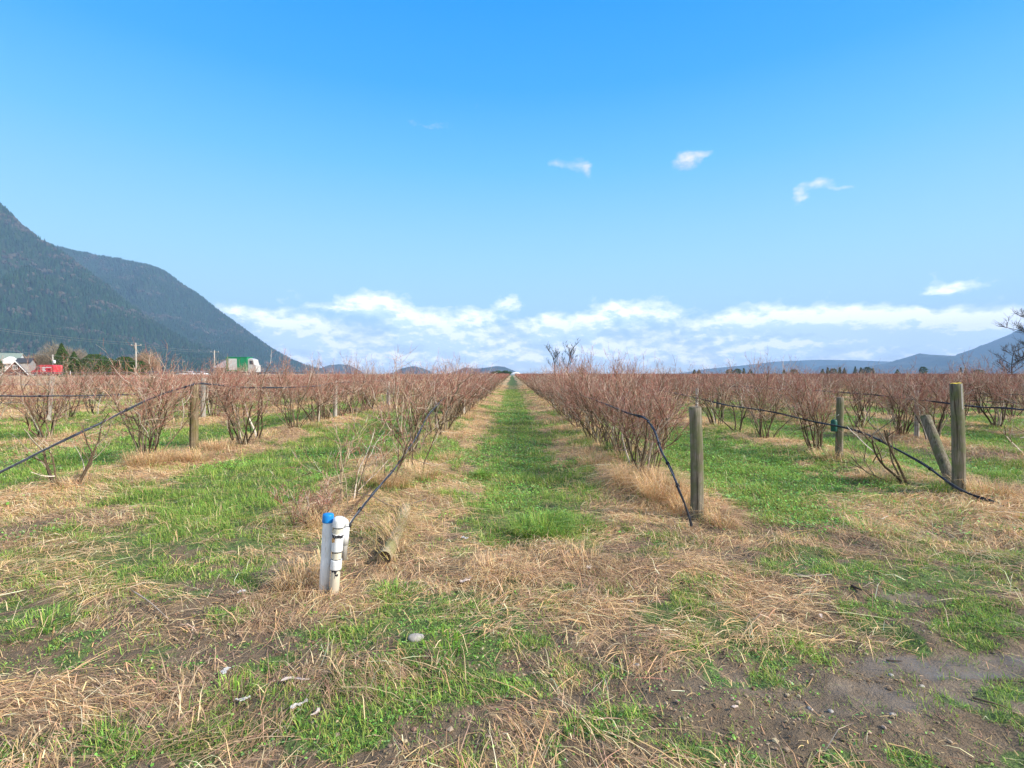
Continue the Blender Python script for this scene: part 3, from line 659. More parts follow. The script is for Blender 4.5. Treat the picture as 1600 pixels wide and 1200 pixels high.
single('blueberry_bush', 309, 4.85, 6.35, 'gnarled bush leaning left at the foot of the leaning log', H=1.2, spread=.5, canes=4, lat=.6, fork=.4, lean=(-.6, .2), thick=.8)

def far_template(seed, nb, w):
    r = np.random.default_rng(seed); b = MB()
    for i in range(5):
        a = r.random() * 6.28; P = grow(r, (0, 0, 0), (cos(a) * .5, sin(a) * .5, 1), .85, 3, .12, .05); b.ribbon(P, [.018, .014, .011, .008], BR[i % 3] * 1.1, nrm(np.array((r.normal(), r.normal() * .4, 0))))
    for i in range(nb):
        a = r.random() * 6.28; rr = .62 * math.sqrt(r.random()); z = r.uniform(.45, 1.12) ; p = (cos(a) * rr * (.4 + z * .6), sin(a) * rr * (.4 + z * .6), z)
        P = grow(r, p, (cos(a) * .5 + r.normal(0, .4), sin(a) * .5 + r.normal(0, .4), .9), r.uniform(.2, .42), 2, .25, .05)
        c = (RD if z > .75 else TW)[r.integers(4)] * r.uniform(.45, 1.0); b.ribbon(P, np.array([1, .8, .35]) * w, c, nrm(np.array((r.normal(), r.normal() * .5, r.normal() * .3))))
    return np.concatenate(b.v), np.concatenate(b.f), np.concatenate(b.c)
def scatter_templates(templates, P, rz, sc, out):
    k = rng.integers(len(templates), size=len(P))
    for ti, (V, F, C) in enumerate(templates):
        m = k == ti; n = m.sum()
        if not n: continue
        c, s = np.cos(rz[m])[:, None], np.sin(rz[m])[:, None]; S = sc[m][:, None]
        X = (V[None, :, 0] * c - V[None, :, 1] * s) * S + P[m, 0:1]; Y = (V[None, :, 0] * s + V[None, :, 1] * c) * S + P[m, 1:2]; Z = V[None, :, 2] * S + P[m, 2:3]
        Fi = (np.arange(n)[:, None, None] * len(V) + F[None]).reshape(-1, F.shape[1])
        out.add(np.stack([X, Y, Z], -1).reshape(-1, 3), Fi, np.broadcast_to(C[None], (n,) + C.shape).reshape(-1, 3) * rng.uniform(.82, 1.15, (n, 1)).repeat(len(V), 0))
FB = MB(); rp = np.array([(p[0], p[1], float(hgt(p[0], p[1])), p[4]) for p in rest])
d = np.hypot(rp[:, 0], rp[:, 1]); near_ = d < 70
scatter_templates([far_template(400 + i, 330, .0065) for i in range(5)], rp[near_, :3], rng.random(near_.sum()) * 6.28, rp[near_, 3], FB)
scatter_templates([far_template(420 + i, 110, .017) for i in range(5)], rp[~near_, :3], rng.random((~near_).sum()) * 6.28, rp[~near_, 3], FB)
tag(FB.build('distant_bushes', M_twig), 'reddish mass of bare blueberry bushes filling the far rows of the field', 'bushes', kind='stuff')
print('bushes', len(indiv), len(rest))

# ------------------------------------------------------------------ ground cover
def scatter_pts(n0, dmax, dref=4.0, power=1.0, seed=0, y0=1.2):
    """world-space samples, density n0 per m2 up to dref then falling with distance"""
    r = np.random.default_rng(seed)
    ds = np.linspace(y0, dmax, 400); wid = 2 * (ds * 1.12 + .8); den = n0 * np.minimum(1, (dref / ds) ** power)
    w = wid * den; tot = np.trapezoid(w, ds) if hasattr(np, 'trapezoid') else np.trapz(w, ds)
    cdf = np.cumsum(w); cdf /= cdf[-1]; n = int(tot); y = np.interp(r.random(n), cdf, ds); y += r.uniform(-.02, .02, n)
    x = (r.random(n) * 2 - 1) * (y * 1.12 + .8); return x, y, r
def blades(mb, x, y, z, r, L, w, lean, az, cb, ct, droop=.35):
    """curved blade of 3 rows; lean = horizontal share of the length"""
    n = len(x); dx, dy = np.cos(az), np.sin(az); sx, sy = -dy * w / 2, dx * w / 2
    V = np.zeros((n, 5, 3)); h1 = L * .5; r1 = h1 * lean * .8; z1 = h1 * np.sqrt(np.clip(1 - (lean * .8) ** 2, 0, 1))
    r2 = r1 + L * .5 * np.minimum(.98, lean * 1.25); z2 = z1 + L * .5 * np.sqrt(np.clip(1 - np.minimum(.98, lean * 1.25) ** 2, 0, 1)) * (1 - droop)
    V[:, 0] = np.stack([x - sx, y - sy, z], -1); V[:, 1] = np.stack([x + sx, y + sy, z], -1)
    V[:, 2] = np.stack([x + dx * r1 - sx * .8, y + dy * r1 - sy * .8, z + z1], -1); V[:, 3] = np.stack([x + dx * r1 + sx * .8, y + dy * r1 + sy * .8, z + z1], -1)
    V[:, 4] = np.stack([x + dx * r2, y + dy * r2, z + z2], -1)
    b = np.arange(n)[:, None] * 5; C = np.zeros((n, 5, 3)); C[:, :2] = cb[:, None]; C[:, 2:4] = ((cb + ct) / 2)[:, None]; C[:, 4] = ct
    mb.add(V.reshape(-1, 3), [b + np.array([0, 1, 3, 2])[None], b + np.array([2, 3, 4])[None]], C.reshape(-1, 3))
def lying(mb, x, y, z, r, L, w, az, arc, c, tipdrop=.0):
    """straw lying on the ground: a low arc, bent sideways a little"""
    n = len(x); dx, dy = np.cos(az), np.sin(az); px_, py_ = -dy, dx; bend = r.normal(0, .10, n) * L; tw = r.uniform(-.6, .6, n)
    V = np.zeros((n, 7, 3)); fr = (0, .38, .75, 1.0); hs = (.15, 1.0, .75, .1); bs = (0, .6, 1.0, .7)
    for q in range(4):
        X = x + dx * L * fr[q] + px_ * bend * bs[q]; Y = y + dy * L * fr[q] + py_ * bend * bs[q]; Z = z + arc * hs[q] - tipdrop * fr[q]
        if q < 3:
            k = w / 2 * (1 - .2 * q); V[:, 2 * q] = np.stack([X - px_ * k, Y - py_ * k, Z - tw * k], -1); V[:, 2 * q + 1] = np.stack([X + px_ * k, Y + py_ * k, Z + tw * k], -1)
        else: V[:, 6] = np.stack([X, Y, Z], -1)
    b = np.arange(n)[:, None] * 7; mb.add(V.reshape(-1, 3), [b + np.array([0, 1, 3, 2])[None], b + np.array([2, 3, 5, 4])[None], b + np.array([4, 5, 6])[None]], np.repeat(c, 7, 0))
def palette(r, n, cols, jit=.18):
    c = np.array(cols)[r.integers(len(cols), size=n)]; c = c * np.where(c[:, :1] > c[:, 1:2] * 1.1, (1.22, 1.14, 1.03), (1.28, 1.29, .95)); return np.clip(c * (1 + r.normal(0, jit, (n, 1))) * (1 + r.normal(0, jit * .35, (n, 3))), .005, .9)
GC = [(.155, .285, .055), (.22, .36, .075), (.30, .42, .10), (.12, .225, .065), (.34, .40, .12), (.18, .30, .08)]
YC = [(.36, .38, .11), (.44, .38, .16), (.27, .34, .08)]
def grass():
    mb = MB(); x, y, r = scatter_pts(12000, 45, 3.2, 1.35, 11); g, s, m, w = masks(x, y)
    tuft = fbm(x * 5, y * 5, 63, 3)
    spr = (m > .45) * .30 * (fbm(x * 8, y * 8, 133, 2) > .60) * (w < .8)
    keep = r.random(len(x)) < np.clip(np.maximum(spr, g * (.40 + 1.2 * sstep(tuft, .38, .62))), 0, 1); x, y, g, tuft = x[keep], y[keep], g[keep], tuft[keep]; n = len(x); d = np.hypot(x, y)
    z = hgt(x, y) - .004; inrow = sstep(y, 4.3, 5.5)
    L = r.gamma(5, .2, n) * (.024 + .034 * sstep(tuft, .4, .7) + .022 * inrow) * (1 + .25 * fbm(x * 1.1, y * 1.1, 33)); L = np.minimum(L, .17) * np.where(y < 4.2, .62, 1)
    wd = r.uniform(.0018, .0040, n) * (1 + np.maximum(0, d - 4) * .11)
    az = r.random(n) * 6.28; ln = np.clip(r.normal(.62, .22, n), .05, .97)
    hue = fbm(x * .8, y * .8, 44); c = palette(r, n, GC); yl = (r.random(n) < .10 + .35 * sstep(hue, .5, .7)); c[yl] = palette(r, yl.sum(), YC)
    c *= (1 + .5 * (fbm(x * 2, y * 2, 45) - .5))[:, None]
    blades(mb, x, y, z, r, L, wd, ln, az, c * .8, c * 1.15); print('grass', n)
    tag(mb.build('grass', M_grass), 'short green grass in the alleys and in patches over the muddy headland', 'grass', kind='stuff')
def straw():
    mb = MB(); x, y, r = scatter_pts(4600, 60, 3.6, 1.0, 12); g, s, m, w = masks(x, y)
    p = np.clip(s * 1.1 + .022 + .10 * g, 0, 1) * np.where(w > .4, .1, 1)
    keep = r.random(len(x)) < p; x, y, s = x[keep], y[keep], s[keep]; n = len(x); d = np.hypot(x, y); rd = row_dist(x)
    flow = fbm(x * .7, y * .7, 81) * 11
    side = np.where(((ROWS[np.clip(np.searchsorted(ROWS, x), 1, len(ROWS) - 1)] + ROWS[np.clip(np.searchsorted(ROWS, x), 1, len(ROWS) - 1) - 1]) / 2) > x, 0.0, pi)
    inr = (y > 5) & (rd > .25) & (r.random(n) < .55)
    az = np.where(inr, side + (flow - 5.5) * .35 + r.normal(0, .45, n), flow + r.normal(0, .6, n) + pi * (r.random(n) < .5))
    L = np.clip(r.gamma(2.4, .055, n), .03, .42) * (.7 + .5 * s)
    wd = np.clip(r.gamma(4, .00065, n), .0010, .0046) * (1 + np.maximum(0, d - 4) * .10)
    clump = sstep(fbm(x * 2.4, y * 2.4, 83), .42, .62)
    lift = r.random(n) ** 1.7 * (.015 + .06 * clump) * s; z = hgt(x, y) + .002 + lift
    zt = hgt(x + np.cos(az) * L, y + np.sin(az) * L); arc = r.gamma(2, .006, n) + .02 * s * r.random(n)
    c = palette(r, n, [(.60, .43, .25), (.70, .54, .34), (.50, .35, .19), (.76, .62, .42), (.40, .27, .16), (.64, .43, .22), (.66, .46, .25)], .17)
    old = fbm(x * 1.4, y * 1.4, 95) + r.normal(0, .08, n); dk = (old > .60) | ((y < 4.2) & (r.random(n) < .22)); c[dk] = palette(r, dk.sum(), [(.34, .235, .155), (.26, .18, .12), (.44, .32, .21)], .18)
    lying(mb, x, y, z, r, L, wd, az, arc, c, np.clip(z - zt, -.05, .12) * .8)
    X, Y, r3 = scatter_pts(6000, 7.5, 3.0, 1.6, 29); G, S, M_, W_ = masks(X, Y); kk = r3.random(len(X)) < (S * .8 + .22 * (M_ > .3) * (fbm(X * 5, Y * 5, 151) > .45)) * (W_ < .5); X, Y = X[kk], Y[kk]; nc = len(X)
    cc = palette(r3, nc, [(.40, .28, .17), (.30, .20, .12), (.52, .37, .22), (.22, .15, .10)], .2)
    lying(mb, X, Y, hgt(X, Y) + .001, r3, r3.uniform(.012, .06, nc), r3.uniform(.0012, .003, nc), r3.random(nc) * 6.28, r3.gamma(2, .0025, nc), cc); print('chaff', nc)
    nu = 9000; X, Y, r2 = scatter_pts(260, 30, 4, .7, 19); G, S, M_, W_ = masks(X, Y); kk = r2.random(len(X)) < (S * .8 + G * .25) * (W_ < .3); X, Y = X[kk], Y[kk]; nu = len(X)
    cu = palette(r2, nu, [(.62, .46, .28), (.74, .60, .40), (.50, .36, .21)], .15)
    blades(mb, X, Y, hgt(X, Y), r2, r2.uniform(.05, .22, nu), r2.uniform(.002, .0042, nu) * (1 + np.maximum(0, Y - 4) * .08), np.clip(r2.normal(.72, .2, nu), .1, .98), r2.random(nu) * 6.28, cu, cu, .7)
    # arching clumps of long dead grass
    CL = [(1.62, 5.55, .34, 1000, .55), (1.45, 6.2, .32, 800, .5), (1.75, 5.1, .22, 420, .4), (-1.45, 6.0, .34, 900, .42), (-1.2, 6.7, .32, 600, .36), (-1.75, 4.75, .22, 260, .34), (-1.32, 3.6, .2, 260, .26), (-1.42, 3.4, .22, 380, .3),
          (-5.3, 7.5, .4, 900, .5), (-4.9, 7.9, .3, 380, .4), (-5.1, 8.8, .35, 550, .4), (5.3, 5.7, .35, 480, .4), (4.7, 6.6, .35, 320, .34), (3.2, 4.5, .25, 240, .25), (1.95, 4.75, .2, 260, .3), (.55, 3.65, .25, 170, .25), (-.1, 3.5, .3, 200, .24), (-5.1, 6.0, .25, 200, .3), (5.0, 8.1, .3, 300, .35), (1.2, 7.6, .3, 300, .35), (-1.0, 8.2, .3, 260, .3)]
    for row in (-1.6, 1.68, -5.25, 5.2, 8.4, -9.1):
        for yy in np.arange(7.5, 26, .8): CL.append((row + r.normal(0, .3), yy + r.normal(0, .3), .36, int(130 if abs(row) < 2 else 70), r.uniform(.26, .42)))
    for (cx, cy, rr, nn, LL) in CL:
        nn = int(nn * .8); a = r.random(nn) * 6.28; q = rr * np.sqrt(r.random(nn)) * .8; X = cx + np.cos(a) * q * .8; Y = cy + np.sin(a) * q
        az = a + r.normal(0, .7, nn); L = r.uniform(.45, 1.1, nn) * LL; c = palette(r, nn, [(.56, .42, .25), (.64, .50, .32), (.48, .34, .19), (.60, .42, .23)], .15)
        blades(mb, X, Y, hgt(X, Y), r, L, r.uniform(.0022, .0048, nn) * (1 + max(0, cy - 5) * .08), np.clip(r.normal(.72, .2, nn), .1, .98), az, c, c, 1.1)
    print('straw', n); tag(mb.build('dry_grass', M_straw), 'tan dead grass lying in mats under the rows and across the headland', 'dry grass', kind='stuff')
def leaves():
    mb = MB(); x, y, r = scatter_pts(2400, 26, 4.0, 1.1, 13); g, s, m, w = masks(x, y)
    cl = np.maximum(sstep(fbm(x * .9, y * .9, 101), .50, .62), ((x > 2.3) & (x < 4.6) & (y > 4.4)) * .9)
    small = (m > .4) * .16 * (fbm(x * 7, y * 7, 131, 2) > .62)
    keep = r.random(len(x)) < np.clip(g * cl + small, 0, 1) * np.where(w > .5, .25, 1); x, y = x[keep], y[keep]; n = len(x); d = np.hypot(x, y); near = (y < 4.2)
    z = hgt(x, y) + r.uniform(.004, .05, n) * np.where(near, .3, 1); R_ = r.uniform(.005, .012, n) * (1 + np.maximum(0, d - 4) * .06) * np.where(near, .55, 1)
    k = 6; a = np.arange(k) * 2 * pi / k; rot = r.random(n) * 6.28; el = r.uniform(.55, 1.0, n); tx, ty = r.normal(0, .35, n), r.normal(0, .35, n)
    lx = np.cos(a)[None] * R_[:, None]; ly = np.sin(a)[None] * (R_ * el)[:, None]; X = lx * np.cos(rot)[:, None] - ly * np.sin(rot)[:, None]; Y = lx * np.sin(rot)[:, None] + ly * np.cos(rot)[:, None]
    Z = X * tx[:, None] + Y * ty[:, None]; V = np.stack([X + x[:, None], Y + y[:, None], Z + z[:, None]], -1)
    c = palette(r, n, [(.16, .35, .07), (.12, .27, .06), (.23, .42, .10), (.19, .36, .13)], .2)
    mb.add(V.reshape(-1, 3), np.arange(n * k).reshape(n, k), np.repeat(c, k, 0)); print('leaves', n)
    tag(mb.build('ground_weeds', M_leaf), 'low broadleaf weeds and clover growing among the alley grass', 'weeds', kind='stuff')
grass(); straw(); leaves()
def crumbs():
    mb = MB(); x, y, r = scatter_pts(1500, 7, 2.6, 1.5, 37); g, s_, m, w = masks(x, y); k = r.random(len(x)) < (.15 + .85 * m) * (w < .6) * (.15 + sstep(fbm(x * 2, y * 2, 161), .42, .6)); x, y = x[k], y[k]; n = len(x)
    sz = np.clip(r.gamma(2, .0019, n), .0015, .012); o = np.array([(1, 0, 0), (0, 1, 0), (-1, 0, 0), (0, -1, 0), (.6, .6, .62), (-.6, .5, .7), (0, -.6, .6), (0, 0, -1)])
    V = o[None] * sz[:, None, None] * r.uniform(.6, 1.35, (n, 8, 3)) * (1, 1, .75); V[..., 0] += x[:, None]; V[..., 1] += y[:, None]; V[..., 2] += (hgt(x, y) + sz * .25)[:, None]
    f = np.array([(0, 1, 4), (1, 2, 5), (2, 3, 6), (3, 0, 6), (0, 4, 6), (4, 1, 5), (5, 2, 6), (4, 5, 6), (1, 0, 7), (2, 1, 7), (3, 2, 7), (0, 3, 7)])
    c = palette(r, n, [(.20, .15, .10), (.26, .20, .14), (.15, .11, .075), (.30, .25, .19)], .15); mb.add(V.reshape(-1, 3), (np.arange(n)[:, None, None] * 8 + f[None]).reshape(-1, 3), np.repeat(c, 8, 0)); print('crumbs', n)
    tag(mb.build('soil_crumbs', mat('soil_crumb', .95, spec=.1)), 'small clods and crumbs of brown soil strewn over the bare headland', 'soil', kind='stuff')
crumbs()

def tussock(px, py, n, L, rad, label, cols=GC, name='grass_tussock', w=.005, grp='green grass tussocks'):
    p = gp(px, py); r = np.random.default_rng(int(px * 7 + py)); mb = MB(); a = r.random(n) * 6.28; q = rad * np.sqrt(r.random(n))
    X = np.cos(a) * q; Y = np.sin(a) * q; z0 = float(hgt(p[0], p[1])); z = hgt(X + p[0], Y + p[1]) - z0 - .005; c = palette(r, n, cols, .2)
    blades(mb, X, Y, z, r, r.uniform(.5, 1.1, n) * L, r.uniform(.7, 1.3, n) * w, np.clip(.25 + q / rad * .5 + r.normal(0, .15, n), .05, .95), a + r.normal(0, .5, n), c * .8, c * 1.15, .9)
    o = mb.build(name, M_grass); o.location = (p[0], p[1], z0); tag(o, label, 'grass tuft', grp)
tussock(845, 828, 800, .30, .26, 'large arching green grass tussock at the near end of the path')
tussock(905, 822, 260, .19, .18, 'smaller green tussock right beside the large arching one', w=.004)
tussock(755, 745, 160, .24, .10, 'small upright bright green tuft left of the path grass')
tussock(965, 716, 420, .36, .16, 'dark green tuft growing inside the first row right of path', cols=[(.06, .13, .03), (.09, .17, .04)])
tussock(1470, 775, 90, .2, .12, 'pale green tuft at the foot of the leaning log')
tussock(65, 975, 240, .12, .16, 'bright green tuft on bare soil near the left edge', w=.0035)
tussock(1105, 925, 240, .10, .2, 'green tuft in the straw below the tall right post', w=.0035)
tussock(1240, 1002, 160, .10, .11, 'isolated green tuft on mud right of centre', w=.0035)
tussock(620, 930, 180, .12, .14, 'leafy green tuft just right of the white pipes', w=.005)
tussock(700, 1030, 240, .10, .17, 'vivid green tuft next to the pale stone', w=.003, cols=[(.14, .27, .03), (.18, .30, .04)])
tussock(363, 1085, 130, .12, .09, 'small green tuft beside white litter at lower left', w=.0035)

# ------------------------------------------------------------------ posts
def post(base, top, rad, m, label, name='wooden_post', grp='wooden posts along the bush rows', cap=None, k=18, name2=None, square=False):
    base = np.array(base, float); top = np.array(top, float); ax = top - base; L = np.linalg.norm(ax); ax /= L
    z = ax; x = nrm(np.cross((0, 1, 0), z)); y = np.cross(z, x); Rm = np.stack([x, y, z], 1)
    e = empty(name, base); r = np.random.default_rng(int(abs(base[0] * 100) + base[1] * 10))
    zs = np.concatenate([[-.25], np.linspace(0, L - .006, 13), [L]]); th = np.arange(k) * 2 * pi / k; b = MB(); V = []
    ph = r.random(4) * 6.28
    for i, zz in enumerate(zs):
        rr = rad * (1.06 - .10 * zz / L) * (1 + .035 * np.cos(2 * th + ph[0] + zz) + .02 * np.cos(3 * th + ph[1]) + r.normal(0, .008, k))
        if square: rr = rad * 1.0 / np.maximum(np.abs(np.cos(th)), np.abs(np.sin(th)))
        if i == len(zs) - 1: rr = rr * .90
        wob = .006 * np.array((sin(zz * 3 + ph[2]), cos(zz * 2.4 + ph[3])))
        V.append(np.stack([rr * np.cos(th) + wob[0], rr * np.sin(th) + wob[1], np.full(k, zz) + (r.normal(0, .002, k) if i == len(zs) - 1 else 0)], -1))
    V = np.concatenate(V) @ Rm.T; n = len(zs); i = np.arange(n - 1)[:, None] * k; j = np.arange(k)[None]; j2 = (j + 1) % k
    b.add(V, np.stack([i + j, i + j2, i + k + j2, i + k + j], -1).reshape(-1, 4)); b.build('post_body', m, e, smooth=True)
    c = MB(); cv = V[-k:] + ax * .001; ctr = cv.mean(0) + ax * .004; mid = (cv + ctr) / 2 + ax * .003
    c.add(np.concatenate([cv, mid, [ctr]]), [np.stack([np.arange(k), (np.arange(k) + 1) % k, (np.arange(k) + 1) % k + k, np.arange(k) + k], 1), np.stack([np.arange(k) + k, (np.arange(k) + 1) % k + k, np.full(k, 2 * k)], 1)])
    c.build('end_grain', cap or M_end, e)
    tag(e, label, 'post', grp); return e, Rm, L
def xy(x, y, dz=0): return np.array((x, y, float(hgt(x, y)) + dz))
def pxpost(px, ptop, pbase, Y, w, m, label, ptx=None, **k):
    """width in photo pixels; base rests on the ground at depth Y"""
    b = at(px, pbase, Y); b = xy(b[0], Y); tp = at(ptx if ptx is not None else px, ptop, Y); return post(b, tp, w / 2 * Y / 800 * cos(math.atan(abs(px - 800) / 800)), m, label, **k)
e1, R1, L1 = pxpost(1089, 636, 818, 4.86, 21, M_post, 'tall weathered round post standing right of the drooping hose', ptx=1086)
e2, R2, L2 = pxpost(1499, 599, 780, 5.75, 23, M_post, 'thickest round post, topped with yellow lichen, near the right edge', ptx=1493, cap=M_lichen)
s = MB(); s.box(np.array(R2 @ np.array((.012, -.062, L2 - .15))), (.016, .006, .28), R2, bev=.002); s.build('metal_strip', mat('pale_weathered_batten', .7, base=(.50, .48, .42), noise=(30, .6, 1.1)), e2)
post(xy(5.2, 6.0, -.02), at(1446, 650, 6.45), .056, M_post, 'thick weathered log leaning left against the lichen topped post', name='leaning_log', grp=None)
pxpost(1312, 621, 726, 7.95, 13, M_post, 'short round grey post in the second row right of path')
pxpost(303, 601, 712, 8.5, 14.5, M_post2, 'brown mossy round post carrying the hose on its top', ptx=304)
pxpost(76, 588, 657, 14.3, 9, M_post3, 'pale grey post near the left edge behind the horizontal hose', ptx=81)
pxpost(318, 591, 655, 15.0, 8, M_post3, 'pale grey post just behind the brown mossy post')
pxpost(1432, 610, 690, 10.6, 8, M_post3, 'pale post rising behind the leaning log')
pxpost(724, 603, 650, 16.9, 5, M_post3, 'thin pale post in the first row left of the path')
pxpost(607, 596, 640, 21.0, 5.5, M_post3, 'pale post in the second row left, farther back')
pxpost(524, 595, 652, 15.2, 6, M_post3, 'grey post in the second row left, behind the mossy one')
pxpost(1122, 603, 655, 19.5, 6, M_post, 'dark thin post among bushes behind the tall weathered post')
pxpost(1089, 606, 660, 14.6, 3.6, mat('pale_stake_paint', .6, base=(.62, .60, .54), noise=(12, .8, 1.1)), 'slim whitish stake appearing just above the tall weathered post', name='wooden_stake', square=True, k=8)
def can():
    e = empty('green_canister', at(1303, 664, 7.9)); b = MB(); b.lathe((0, 0, 0), [(0, -.10), (.042, -.10), (.045, -.09), (.045, .06), (.03, .085), (.0, .085)], 16)
    b.build('canister_body', mat('dark_green_plastic', .45, base=(.012, .085, .06), noise=(9, .8, 1.2)), e, True)
    MB().tube([(0, 0, .08), (.02, 0, .13), (.06, 0, .15), (.085, .01, .16)], .003, 5).build('hanging_wire', M_wire, e)
    tag(e, 'dark green plastic canister hanging on the left side of the short grey post', 'canister')
can()

# fallen log in the straw
def fallen():
    a = gp(600, 884); b_ = gp(637, 800); r = np.random.default_rng(5); n = 16; e = empty('fallen_log', (a[0], a[1], 0))
    P = np.array([a * (1 - t) + b_ * t for t in np.linspace(0, 1, n)]) - (a[0], a[1], 0); P[:, 2] = hgt(P[:, 0] + a[0], P[:, 1] + a[1]).mean() + .048 - np.linspace(0, .01, n); P[:, 0] += .012 * np.sin(np.linspace(0, 5, n))
    b = MB(); b.tube(P, .052 * (1 + r.normal(0, .03, n)), 16); b.build('log_body', wood_mat('old_log_wood', (.32, .25, .15), (.50, .41, .27), (.26, .24, .10), .4), e, True)
    c = MB(); d = nrm(P[0] - P[1]); th = np.arange(16) * 2 * pi / 16; x = nrm(np.cross(d, (0, 0, 1))); y = np.cross(d, x)
    ring = P[0] + .050 * (np.cos(th)[:, None] * x + np.sin(th)[:, None] * y) ; inner = P[0] - d * .02 + .028 * (np.cos(th)[:, None] * x + np.sin(th)[:, None] * y)
    c.add(np.concatenate([ring, inner, [P[0] - d * .035]]), [np.stack([np.arange(16), (np.arange(16) + 1) % 16, (np.arange(16) + 1) % 16 + 16, np.arange(16) + 16], 1), np.stack([np.arange(16) + 16, (np.arange(16) + 1) % 16 + 16, np.full(16, 32)], 1)])
    c.build('hollow_end', mat('rotten_log_end', .95, base=(.13, .095, .06), noise=(50, .5, 1.6)), e)
    tag(e, 'rotting round log lying in straw right of the white pipes', 'log')
    # straw lying over it, part of the surrounding thatch
    mb = MB(); nn = 900; t = r.random(nn); p = np.array([a * (1 - q) + b_ * q for q in t]); X = p[:, 0] + r.normal(0, .06, nn); Y = p[:, 1] + r.normal(0, .05, nn); k = np.exp(-((t - .42) / .26) ** 2) + .15 > r.random(nn); X, Y = X[k], Y[k]
    c_ = palette(r, len(X), [(.56, .42, .25), (.5, .36, .2), (.3, .27, .1)]); blades(mb, X, Y, hgt(X, Y) + .03 + .06 * np.exp(-((X - (a[0] + (b_[0] - a[0]) * (Y - a[1]) / (b_[1] - a[1]))) / .05) ** 2) * r.random(len(X)), r, r.uniform(.15, .4, len(X)), np.full(len(X), .0035), np.full(len(X), .97), r.choice([0.4, 3.5, 2.4, -.4], len(X)) + r.normal(0, .4, len(X)), c_, c_, 1.6)
    tag(mb.build('dry_grass', M_straw), 'wisps of dead grass draped over the rotting fallen log', 'dry grass', kind='stuff')
fallen()

# ------------------------------------------------------------------ white riser pipes
def pvc_mat(name, base, dirt=True):
    m = bpy.data.materials.new(name); m.use_nodes = True; t = NT(m.node_tree); t.n.clear(); tc = t.new('ShaderNodeTexCoord')
    sp = t.new('ShaderNodeSeparateXYZ'); t.l.new(tc.outputs['Object'], sp.inputs[0])
    n = t.noise(t.scalev(tc.outputs['Object'], (30, 30, 9)), 1, 5, .7); low = t.ramp(t.m('ADD', sp.outputs[2], t.m('MULTIPLY', n, .16)), [(.04, 1.0), (.26, 0.0)])
    c = t.mix(t.m('MULTIPLY', low, .75), base, (.42, .33, .22)); c = t.mix(t.ramp(n, [(.5, 0.0), (.72, .6)]), c, (.46, .40, .30)); fine = t.noise(t.scalev(tc.outputs['Object'], (120, 120, 30)), 1, 4, .7); c = t.mix(t.ramp(fine, [(.6, 0.0), (.7, .5)]), c, (.33, .28, .21))
    p = t.new('ShaderNodeBsdfPrincipled'); t.l.new(c, p.inputs['Base Color']); p.inputs['Roughness'].default_value = .42
    o = t.new('ShaderNodeOutputMaterial'); t.l.new(p.outputs[0], o.inputs[0]); return m
M_pvc = pvc_mat('white_pvc', (.82, .82, .80)); M_pvcy = pvc_mat('yellowed_pvc', (.70, .64, .50)); M_mark = mat('black_sealant', .6, base=(.03, .03, .035), noise=(90, .5, 1.5))
M_cap = mat('blue_plastic_cap', .4, base=(.015, .22, .58), noise=(25, .8, 1.15))
def aim(a, b):
    z = nrm(b - a); x = nrm(np.cross((0, 1, 0), z)); return np.stack([x, np.cross(z, x), z], 1)
def smear(b, rad, z, Rm, r, drip=True, a0=0, a1=6.28, th=.0025):
    """irregular painted ring with drips, 1 mm proud of the pipe"""
    k = 40; a = np.linspace(a0, a1, k); up = z + th * (.5 + r.random(k)); lo = z - th * (.4 + 1.6 * r.random(k))
    if drip:
        for _ in range(3): i = r.integers(k); lo[max(0, i - 1):i + 2] -= r.uniform(.006, .016)
    P = np.concatenate([np.stack([rad * np.cos(a), rad * np.sin(a), up], -1), np.stack([rad * np.cos(a), rad * np.sin(a), lo], -1)]) @ Rm.T
    i = np.arange(k - 1); b.add(P, np.stack([i, i + 1, i + 1 + k, i + k], 1))
